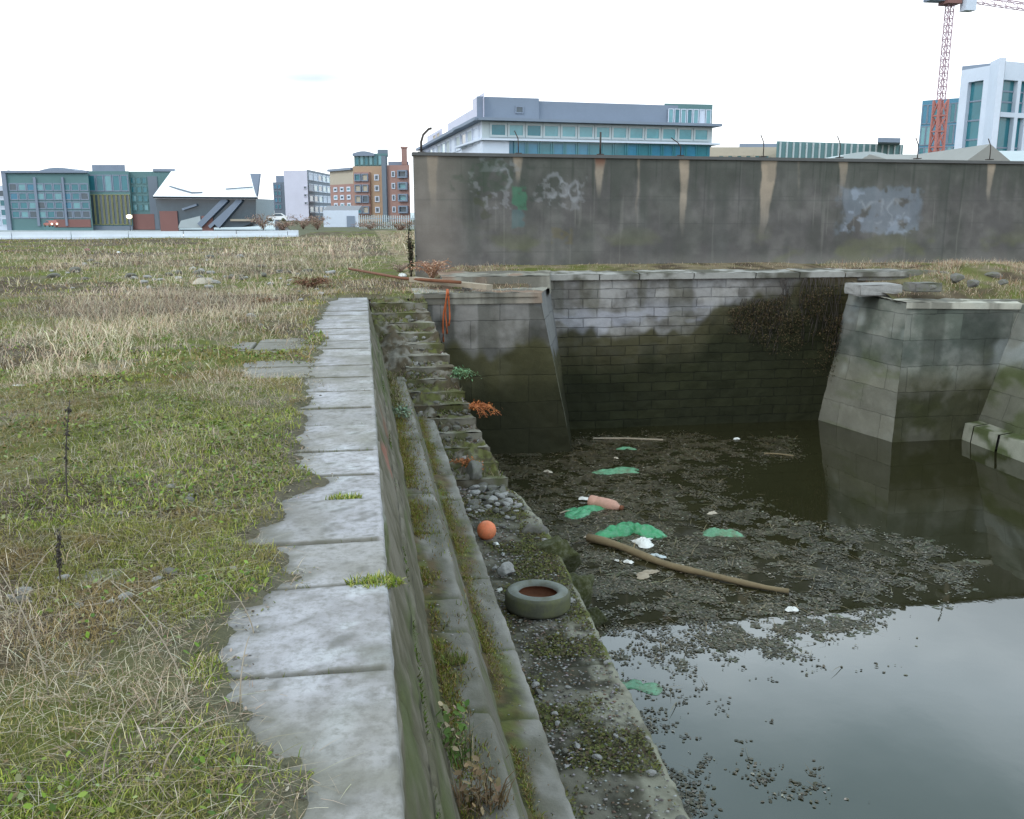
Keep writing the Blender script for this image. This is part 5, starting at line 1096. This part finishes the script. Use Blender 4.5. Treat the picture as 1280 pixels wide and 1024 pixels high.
# gravel on stairs and platform
def chips(n, x, y, z, s, col, name, m='rock'):
    base = np.array([(1, 0, 0), (0, 1, 0), (-1, 0, 0), (0, -1, 0), (0, 0, .7), (0, 0, -.6)], float)
    a = rng.uniform(0, 6.28, n); c, s_ = np.cos(a), np.sin(a); B = base[None]*(1+rng.uniform(-.35, .35, (n, 6, 3)))
    Bx = B[..., 0]*c[:, None]-B[..., 1]*s_[:, None]; By = B[..., 0]*s_[:, None]+B[..., 1]*c[:, None]
    V = np.stack([x[:, None]+Bx*s[:, None], y[:, None]+By*s[:, None]*.8, z[:, None]+B[..., 2]*s[:, None]*.6], -1).reshape(-1, 3)
    i = np.arange(n)[:, None]*6; Fc = np.concatenate([i+np.array([t_]) for t_ in ((0, 1, 4), (1, 2, 4), (2, 3, 4), (3, 0, 4), (1, 0, 5), (2, 1, 5), (3, 2, 5), (0, 3, 5))])
    return V, [Fc], np.repeat(col[:, None], 6, 1).reshape(-1, 3)
n = 11000; y = 11+5.7*rng.uniform(0, 1, n); x = rng.uniform(.4, 2.0, n); k = (x < edgeX(y)-.04) & (rng.uniform(0, 1, n) < .25+.75*np.exp(-((y-13.2)/1.3)**2)+.0*x); x, y = x[k], y[k]
z = np.where(y > 12.05, stair_z(y)-.03, -2.18); gc = [(.20, .19, .18), (.10, .09, .075), (.30, .29, .28), (.15, .11, .08)]
pr = [chips(len(x), x, y, z, rng.uniform(.012, .04, len(x)), pick(gc, len(x)), '')]
n = 5200; y = rng.uniform(4.4, 11.5, n); x = rng.uniform(1.12, 2.02, n); k = (x < edgeX(y)-.02) & (rng.uniform(0, 1, n) < .15+.85*sstep(.42, .6, fbm(x*2, y*2, 351, 3))); x, y = x[k], y[k]
pr.append(chips(len(x), x, y, np.full(len(x), -2.185), rng.uniform(.006, .02, len(x)), pick(gc, len(x)), ''))
n = 500; y = rng.uniform(1.6, 12, n); x = np.where(rng.uniform(0, 1, n) < .5, .36+rng.exponential(.05, n), .78+rng.exponential(.05, n)); pr.append(chips(n, x, y, np.where(x < .58, -1.045, -1.495), rng.uniform(.004, .012, n), pick(gc, n), ''))
o = stuff('gravel', pr, M['leaf']); tag(o, 'fine broken rubble spread over the stairs and the low platform', 'gravel')
def boulder(x, y, z, s, seed, m, label, rz=0.):
    me = rockmesh(seed, m, 1, .7, .75, 4, .12)
    return put('boulder', me, (x, y, z), s, (0, 0, rz), label, 'boulder')
def wp(u, v, z): return G(u, v, z)
q = wp(680, 696, -2.3); boulder(q[0]+.12, q[1], -2.3, .36, 21, 'mossrock', 'long moss covered boulder against the platform edge above the tyre', .2)
q = wp(712, 734, -2.55); boulder(q[0]+.05, q[1], -2.6, .30, 22, 'mossrock', 'rounded mossy boulder in the water directly right of the tyre', .7)
q = wp(668, 664, -2.2); boulder(q[0], q[1], -2.24, .22, 23, 'rock', 'pale topped block fallen against the platform edge behind the mossy boulder', .3)
q = wp(738, 775, -2.98); boulder(q[0], q[1], -3.0, .2, 24, 'mossrock', 'dark low rock in the water right of the platform corner', .2)
q = wp(640, 735, -2.2); boulder(q[0]-.0, q[1]+.35, -2.15, .11, 25, 'rockpale', 'pale grey stone just behind the tyre', .2)
q = wp(705, 765, -2.2); boulder(1.84, 8.15, -2.2, .13, 26, 'rockpale', 'pale flat stone on the platform edge in front of the tyre', .8)
q = wp(569, 545, -1.95); boulder(1.42, 12.15, -2.0, .2, 27, 'rock', 'large smooth grey slab of stone at the foot of the stairs', 1.4)
# ================================================================== LITTER AND THINGS
def lathe(prof_, n=40, disp=None):
    vs = []; k = len(prof_)
    for j in range(n):
        a = 2*math.pi*j/n
        for i, (r_, z) in enumerate(prof_):
            rr = r_+(disp(i, j) if disp else 0); vs.append((rr*math.cos(a), rr*math.sin(a), z))
    fs = [(j*k+i, ((j+1) % n)*k+i, ((j+1) % n)*k+i+1, j*k+i+1) for j in range(n) for i in range(k-1)]
    return vs, fs
def tf(vs, loc, rot=(0, 0, 0), s=1.):
    m = Matrix.Translation(loc) @ (Matrix.Rotation(rot[2], 4, 'Z') @ Matrix.Rotation(rot[1], 4, 'Y') @ Matrix.Rotation(rot[0], 4, 'X')); return [tuple(m @ (Vector(v)*s)) for v in vs]
TL = (1.53, 8.02, -2.19)
ty = empty('tyre', TL, 'muddy old car tyre lying flat on the low dock platform', 'tyre'); rot = (-.03, .04, .3)
gro = lambda i, j: (-.011 if (j % 2 == 0 and i in (2, 3, 5, 6)) else 0)
v1, f1 = lathe([(.285, .015), (.303, .03), (.312, .05), (.313, .085), (.308, .098), (.313, .11), (.312, .145), (.303, .17), (.285, .188)], 96, gro)
mb = MB(); mb.add(tf(v1, TL, rot), f1, 0, True); mb.build('tread', M['rubber'], ty)
v1, f1 = lathe([(.285, .188), (.262, .199), (.235, .203), (.212, .200), (.195, .190), (.186, .176), (.184, .160)], 64); mb = MB(); mb.add(tf(v1, TL, rot), f1, 0, True)
v1, f1 = lathe([(.184, .04), (.186, .024), (.2, .010), (.235, .0), (.262, .003), (.285, .015)], 64); mb.add(tf(v1, TL, rot), f1, 0, True); mb.build('sidewall', M['rubdark'], ty)
v1, f1 = lathe([(.184, .160), (.190, .150), (.245, .135), (.262, .1), (.245, .065), (.190, .05), (.184, .04)], 64); mb = MB(); mb.add(tf(v1, TL, rot), f1, 0, True); mb.build('liner', M['rust'], ty)
mb = MB(); v1 = [(.22*math.cos(j*.39)*(1+.05*math.sin(j*3)), .22*math.sin(j*.39), .05) for j in range(16)]+[(0, 0, .06)]; mb.add(tf(v1, TL, rot), [(j, (j+1) % 16, 16) for j in range(16)], 0, True); mb.build('silt', M['rust'], ty)
# ball
q = G(609, 676, -2.2); me = bpy.data.meshes.new('ball'); bm = bmesh.new(); bmesh.ops.create_uvsphere(bm, u_segments=32, v_segments=20, radius=.112)
for v in bm.verts: v.co *= 1-.04*max(0, math.sin(v.co.x*40)*.3)
bm.to_mesh(me); bm.free(); me.polygons.foreach_set('use_smooth', [True]*len(me.polygons)); me.materials.append(M['orange'])
put('ball', me, (q[0], q[1]+.05, -2.09), 1, (.3, .2, 0), 'faded orange ball resting on the low dock platform', 'ball')
# canister
def xyW(u, v): return G(u, v, WL)
a_, b_ = xyW(739, 632), xyW(779, 640); dirv = Vector((b_[0]-a_[0], b_[1]-a_[1], 0)); ln = dirv.length; rz = math.atan2(dirv.y, dirv.x)
can = empty('plastic_canister', (a_[0], a_[1], WL), 'faded pink plastic canister floating on its side among the weed', 'container')
prf = [(0.0, 0), (.085, .004), (.10, .02), (.10, ln*.22), (.094, ln*.24), (.094, ln*.27), (.10, ln*.29), (.10, ln*.62), (.094, ln*.64), (.098, ln*.67), (.088, ln*.80), (.05, ln*.90), (.032, ln*.93), (.032, ln*.97)]
v1, f1 = lathe(prf, 28); v1 = [(z, x, y) for x, y, z in v1]; mb = MB(); mb.add(tf(v1, (a_[0], a_[1]+.1, WL+.045), (0, .02, rz)), [f[::-1] for f in f1], 0, True); mb.build('body', M['pink'], can)
v1, f1 = lathe([(0, 0), (.04, 0), (.04, .045), (0, .045)], 16); v1 = [(z+ln*.965, x, y) for x, y, z in v1]; mb = MB(); mb.add(tf(v1, (a_[0], a_[1]+.1, WL+.045), (0, .02, rz)), f1, 0, True); mb.build('cap', M['rust'], can)
# bags, scraps
def blob_(name, u, v, z, wu, dv, hh, m, label, cat, seed, asp=None, group=None, rz=0.):
    """crumpled film: closed lens with noisy outline and folds"""
    q = G(u, v, z); wx = wu/2*(math.hypot(q[0], q[1]))/F*1.02; q1 = G(u, v-dv/2, z); q2 = G(u, v+dv/2, z); wy = min(math.hypot(q1[0]-q2[0], q1[1]-q2[1])/2, wx*.8); hh = min(hh, wx*.6)
    r_ = random.Random(seed); N, K = 48, 12; vs = []; ph = [r_.uniform(0, 6.28) for _ in range(6)]
    rad = [1+.30*math.sin(2*2*math.pi*j/N+ph[0])+.2*math.sin(3*2*math.pi*j/N+ph[1])+.06*math.sin(7*2*math.pi*j/N+ph[2])+.05*math.sin(11*2*math.pi*j/N+ph[3]*3) for j in range(N)]
    for sgn in (1, -1):
        for i in range(K+1):
            t_ = i/K
            for j in range(N):
                a = 2*math.pi*j/N; x = t_*rad[j]*math.cos(a)*(1+.25*math.sin(a*1.5+ph[1])); y = t_*rad[j]*math.sin(a)+.35*math.sin(t_*math.cos(a)*2.5+ph[0])*t_
                f_ = .40*(1-t_**2)+(.55*abs(math.sin(x*2.6+y*2+ph[4]+math.sin(y*4)))+.30*abs(math.sin(x*6-y*5+ph[5]+math.sin(x*5))))*(1-t_**4)-.12
                vs.append((x*wx, y*wy, (hh*f_ if sgn > 0 else -.006*(1-t_)-.003)))
    fs = []
    for i in range(K):
        for j in range(N): a = i*N+j; b2 = i*N+(j+1) % N; c2 = (i+1)*N+(j+1) % N; d2 = (i+1)*N+j; fs.append((a, d2, c2, b2)); o_ = (K+1)*N; fs.append((a+o_, b2+o_, c2+o_, d2+o_))
    mb = MB(); mb.add(tf(vs, (q[0], q[1], z+.004), (0, 0, rz-YAW)), fs, 0, True); o = mb.build(name, M[m], None, (q[0], q[1], z)); return tag(o, label, cat, group)
blob_('plastic_bag', 770, 590, WL, 52, 9, .05, 'greenp', 'pale green plastic bag spread thin on the water, farthest from the viewer', 'bag', 1)
blob_('plastic_bag', 725, 640, WL, 54, 13, .06, 'green', 'green plastic bag floating left of the pink canister', 'bag', 2, rz=-.15)
blob_('plastic_bag', 792, 666, WL, 62, 16, .13, 'green', 'bright green plastic bag bulging from the weed, the largest of the bags', 'bag', 3)
blob_('plastic_bag', 897, 668, WL, 40, 12, .07, 'greenp', 'small green plastic bag on the weed, rightmost of the bags', 'bag', 4, rz=-.2)
blob_('plastic_bag', 797, 858, WL, 46, 62, .012, 'greenp', 'pale green film floating beside the platform edge in the near clear water', 'bag', 5, rz=.6)
blob_('plastic_scrap', 803, 678, WL+.02, 32, 9, .06, 'white', 'white plastic scrap in front of the bright green bag', 'litter', 6)
blob_('plastic_scrap', 729, 624, WL+.02, 13, 5, .03, 'white', 'small white scrap left of the pink canister', 'litter', 7)
blob_('foam_lump', 989, 763, WL+.02, 14, 13, .11, 'white', 'round white foam lump floating near the end of the branch', 'litter', 8)
blob_('plastic_scrap', 785, 703, WL+.01, 11, 6, .03, 'white', 'white scrap below the bright green bag, near the branch', 'litter', 9)
blob_('plastic_scrap', 771, 701, WL+.01, 6, 5, .02, 'white', 'tiny white scrap beside the branch', 'litter', 10)
blob_('plastic_scrap', 822, 695, WL+.01, 18, 4, .02, 'b_pale', 'thin grey scrap above the middle of the branch', 'litter', 11)
blob_('plastic_scrap', 685, 590, WL+.01, 9, 6, .03, 'b_beige', 'small cream scrap near the left pier', 'litter', 12)
blob_('plastic_scrap', 784, 561, WL+.01, 17, 4, .03, 'greenp', 'small pale scrap behind the farthest green bag', 'litter', 13)
blob_('plastic_scrap', 891, 642, WL+.01, 10, 5, .03, 'b_beige', 'cream scrap above the rightmost green bag', 'litter', 14)
blob_('plastic_scrap', 805, 718, WL+.01, 28, 9, .03, 'woodpale', 'flat tan scrap in the weed below the branch', 'litter', 15)
blob_('plastic_scrap', 735, 672, WL+.01, 8, 7, .05, 'b_beige', 'pale knob of litter at the thick end of the branch', 'litter', 16)
blob_('plastic_scrap', 770, 573, WL+.01, 5, 4, .03, 'b_beige', 'tiny pink scrap near the far wall', 'litter', 17)
blob_('plastic_scrap', 921, 549, WL+.01, 6, 4, .03, 'white', 'tiny white scrap close to the far wall', 'litter', 18)
blob_('plastic_scrap', 620, 681, -2.19, 10, 8, .04, 'white', 'white scrap beside the orange ball', 'litter', 19)
blob_('plastic_scrap', 625, 738, -2.19, 9, 9, .05, 'white', 'small white scrap against the left of the tyre', 'litter', 20)
blob_('plastic_scrap', 24, 486, .03, 14, 5, .04, 'white', 'white scrap in the straw at the left edge of the photo', 'litter', 21)
blob_('plastic_scrap', 71, 374, .03, 11, 4, .1, 'white', 'white litter in the grass far left', 'litter', 22)
blob_('plastic_scrap', 252, 354, .05, 22, 4, .1, 'b_beige', 'cream sheet lying in the middle of the field', 'litter', 23)
blob_('plastic_scrap', 503, 345, .08, 12, 4, .06, 'white', 'white scrap beneath the timber beam at the quay corner', 'litter', 24)
blob_('plastic_scrap', 109, 313, .05, 7, 5, .22, 'b_red', 'red scrap in the distant grass', 'litter', 25)
blob_('plastic_scrap', 148, 316, .05, 5, 4, .2, 'white', 'white scrap right of the red one in the distant grass', 'litter', 26)
for i, (u, v) in enumerate(((526, 397), (528, 416), (530, 437), (509, 435), (542, 449))):
    zz_ = -.3
    for _ in range(12): zz_ = float(stair_z(G(u, v, zz_)[1]))+.02
    blob_('plastic_scrap', u, v, zz_, 5, 3, .02, 'b_pale', ['white scrap on the top stair', 'white scrap on the second lit stair', 'white scrap halfway down the stairs near their outer edge', 'white scrap halfway down the stairs near the coping', 'lowest white scrap on the stairs'][i], 'litter', 30+i)
# branch and sticks
a_, b_ = xyW(735, 676), xyW(981, 743); mb = MB(); pts = []
for k in range(13):
    t_ = k/12; p = Vector((a_[0]*(1-t_)+b_[0]*t_, a_[1]*(1-t_)+b_[1]*t_, WL+.05+.01*math.sin(k))); p.x += .06*math.sin(t_*7)-.10*math.sin(math.pi*t_); p.y += -.12*math.sin(math.pi*t_)+.02*math.sin(t_*11); pts.append(p)
mb.tube(pts, [.058-.026*k/12+.005*math.sin(k*2.1) for k in range(13)], 9); o = mb.build('branch', M['wood'], None, tuple(pts[0])); tag(o, 'long bare branch floating diagonally across the weed', 'branch')
tw = MB(); tw.tube([pts[3], pts[3]+Vector((.06, .1, .08))], [.02, .008], 6); tw.build('stub', M['wood'], o)
for a2, b2, r_, m, lab in (((741, 549), (829, 551), .022, 'woodpale', 'straight pale plank floating close to the foot of the head wall'), ((955, 568), (992, 571), .018, 'wood', 'short stick floating in the dark far corner of the dock'), ((700, 643), (716, 640), .012, 'woodpale', 'short stick beside the green bag left of the canister')):
    p, q = xyW(*a2), xyW(*b2); mb = MB(); mb.bar((p[0], p[1], WL+.02), ((p[0]+q[0])/2, (p[1]+q[1])/2+.02, WL+.03), r_*2.2, r_); mb.bar(((p[0]+q[0])/2, (p[1]+q[1])/2+.02, WL+.03), (q[0], q[1], WL+.02), r_*1.8, r_); o = mb.build('stick', M[m], None, (p[0], p[1], WL)); tag(o, lab, 'stick')
# timber beam, pipe, debris at the quay corner
p = G(545, 350, .2); q = G(612, 357, .2); tb = MB(); A_ = Vector((p[0]-.45, p[1]+.3, .20)); B_ = Vector((q[0], q[1], .17)); tb.bar(A_, B_, .16, .09); o = tb.build('timber_beam', M['woodpale'], None, tuple(A_)); tag(o, 'weathered timber beam lying on the quay corner above the left pier', 'beam')
p = G(436, 336, .15); mb = MB(); mb.tube([(p[0], p[1], .15), (A_.x-.2, A_.y+.3, .2), (B_.x-.5, B_.y+.3, .24)], .03, 8); o = mb.build('pipe', M['rust'], None, (p[0], p[1], .15)); tag(o, 'long rusty pipe lying behind the timber beam on the quay', 'pipe')
for (u, v, z, s, m, lab, rz) in ((572, 330, .25, .2, 'metal', 'dark angular chunk against the wall foot behind the dead bush', .5), (583, 360, .1, .12, 'rockpale', 'tan stone in front of the timber beam', .3)):
    q = G(u, v, z); boulder(q[0], q[1], z, s, 40+u, m, lab, rz)
# orange rope on the pier
rp_ = empty('rope', (1.50, 16.78, 0), 'frayed orange rope hanging down the face of the left pier', 'rope')
for i in range(3):
    pts = [Vector((1.52+.02*i-.05*math.sin(t_*3+i)-.10*t_, 16.78-.02*i-.02*math.sin(t_*9), .12-(.95-.15*i)*t_)) for t_ in np.linspace(0, 1, 12)]; pts[0].y += .12
    mb = MB(); mb.tube(pts, .016, 6); mb.build('strand', M['rope'], rp_)
# blocks on the right bank
def block(name, u0, v0, u1, v1, z, dep, m, label, rz=0, ch=.02):
    a = G(u0, v1, z); b_ = G(u1, v1, z); h = (v1-v0)/F*a[1]*1.0; bm = bmesh.new(); bmesh.ops.create_cube(bm, size=1)
    L_ = math.hypot(b_[0]-a[0], b_[1]-a[1]); bmesh.ops.scale(bm, vec=(L_, dep, h), verts=bm.verts); bmesh.ops.bevel(bm, geom=bm.edges[:], offset=ch, segments=2, affect='EDGES')
    bmesh.ops.subdivide_edges(bm, edges=bm.edges[:], cuts=2, use_grid_fill=True)
    for v in bm.verts: v.co += Vector((random.gauss(0, 1), random.gauss(0, 1), random.gauss(0, 1)))*.006
    me = bpy.data.meshes.new(name); bm.to_mesh(me); bm.free(); me.materials.append(M[m])
    return put(name, me, ((a[0]+b_[0])/2, (a[1]+b_[1])/2+dep/2, z+h/2-.02), 1, (0, 0, rz), label, 'block')
block('stone_block', 1074, 354, 1130, 369, -.16, .7, 'rockpale', 'pale squared stone block on the corner of the right pier', -.03)
block('stone_block', 1068, 337, 1190, 350, .05, .5, 'rock', 'long low grey kerb block at the wall foot above the right pier', 0)
block('stone_block', 1140, 352, 1180, 364, -.02, .4, 'rock', 'dark broken block beside the pale squared one', .1)
for (u, v, s) in ((1195, 352, .22), (1215, 358, .16), (1240, 349, .2), (1180, 347, .18), (1254, 356, .13), (1166, 362, .1), (1228, 343, .14)):
    q = G(u, v, .1); put('stone', RK[u % 4], (q[0], q[1], .12+s*.2), s, (0, .1, u), 'dark stone among the dry grass of the right bank', 'stone', 'dark stones on the right bank')
# ================================================================== FLOATING WEED
poly = [(600, 560), (700, 556), (735, 544), (985, 546), (1000, 566), (915, 585), (918, 622), (1030, 652), (1195, 678), (1208, 728), (1095, 745), (1105, 772), (1000, 796), (900, 812), (820, 830), (765, 822), (720, 760), (640, 640)]
def inpoly(u, v, P_):
    r = np.zeros(len(u), bool); n_ = len(P_)
    for i in range(n_):
        x1, y1 = P_[i]; x2, y2 = P_[(i+1) % n_]; c = ((y1 > v) != (y2 > v)) & (u < (x2-x1)*(v-y1)/(y2-y1+1e-9)+x1); r ^= c
    return r
n = 420000; y = rng.uniform(3.5, 18.6, n); x = rng.uniform(1.9, 10.3, n); x0_ = edgeX(y)+.2
dn = fbm(x*1.1, y*1.1, 361, 4); dn2 = fbm(x*3.6, y*3.6, 363, 4)
jx = rng.normal(0, .16, n); uu, vv = project(x+(dn-.5)*1.1+(dn2-.5)*.9+jx, y+(dn-.5)*1.1+(dn2-.5)*.9+jx[::-1], np.full(n, WL)); u0_, v0_ = project(x, y, np.full(n, WL))
ins = inpoly(uu, vv, poly)
hole = zone(u0_, v0_, [(960, 735, 60, 12, .6), (1090, 700, 60, 20, .25), (830, 790, 60, 20, .3), (900, 600, 40, 30, .3)])
dn3 = fbm(x*9, y*9, 365, 2); dens = np.where(ins, sstep(.40, .60, dn2*.6+dn3*.4+.03)*.85-hole, 0)
spots = zone(u0_, v0_, [(935, 908, 26, 14, .85), (925, 975, 16, 8, .6), (955, 972, 45, 16, .9), (880, 925, 45, 18, .25), (850, 870, 50, 26, .45), (960, 825, 90, 18, .5), (880, 950, 12, 24, .8), (905, 985, 18, 9, .7), (1012, 975, 14, 18, .5), (1000, 1000, 50, 8, .4), (860, 915, 14, 20, .7)])
dens = np.maximum(dens, spots*sstep(.46, .66, dn2*.6+dn3*.4)*.7)
dens = np.maximum(dens, sstep(.55, .1, x-x0_)*(y < 7.5)*sstep(.36, .5, dn2)*.9)
k = (rng.uniform(0, 1, n) < dens) & (x > edgeX(y)+.3); x, y = x[k], y[k]; m = len(x)
cols = [(.04, .034, .016), (.08, .068, .042), (.14, .125, .095), (.028, .024, .011), (.26, .24, .2)]
pr = [leaves(x, y, np.full(m, WL+.004)+rng.uniform(0, .007, m), rng.uniform(.012, .05, m)*(1+.5*(y < 8)*0), .07, pick(cols, m, [.34, .31, .14, .18, .03])*(.55+.9*fbm(x*1.6, y*1.6, 367, 4))[:, None], .6)]
q = rng.permutation(np.nonzero(dens[k] > .78)[0])[:5200]; pr.append(leaves(x[q], y[q], np.full(len(q), WL+.002)+rng.uniform(0, .001, len(q)), rng.uniform(.05, .20, len(q)), .004, pick([(.035, .032, .014), (.06, .055, .03), (.045, .05, .02)], len(q)), .8))
q = rng.choice(m, 3000); pr.append(blades(x[q], y[q], np.full(len(q), WL+.015), rng.uniform(.08, .3, len(q)), np.full(len(q), .008), rng.uniform(1.4, 1.57, len(q)), pick([(.2, .16, .09), (.12, .09, .05)], len(q)), curl=0))
o = stuff('floating_weed', pr, M['scum']); tag(o, 'speckled brown mat of floating weed and leaves on the dock water', 'weed')
# litter specks in the mat
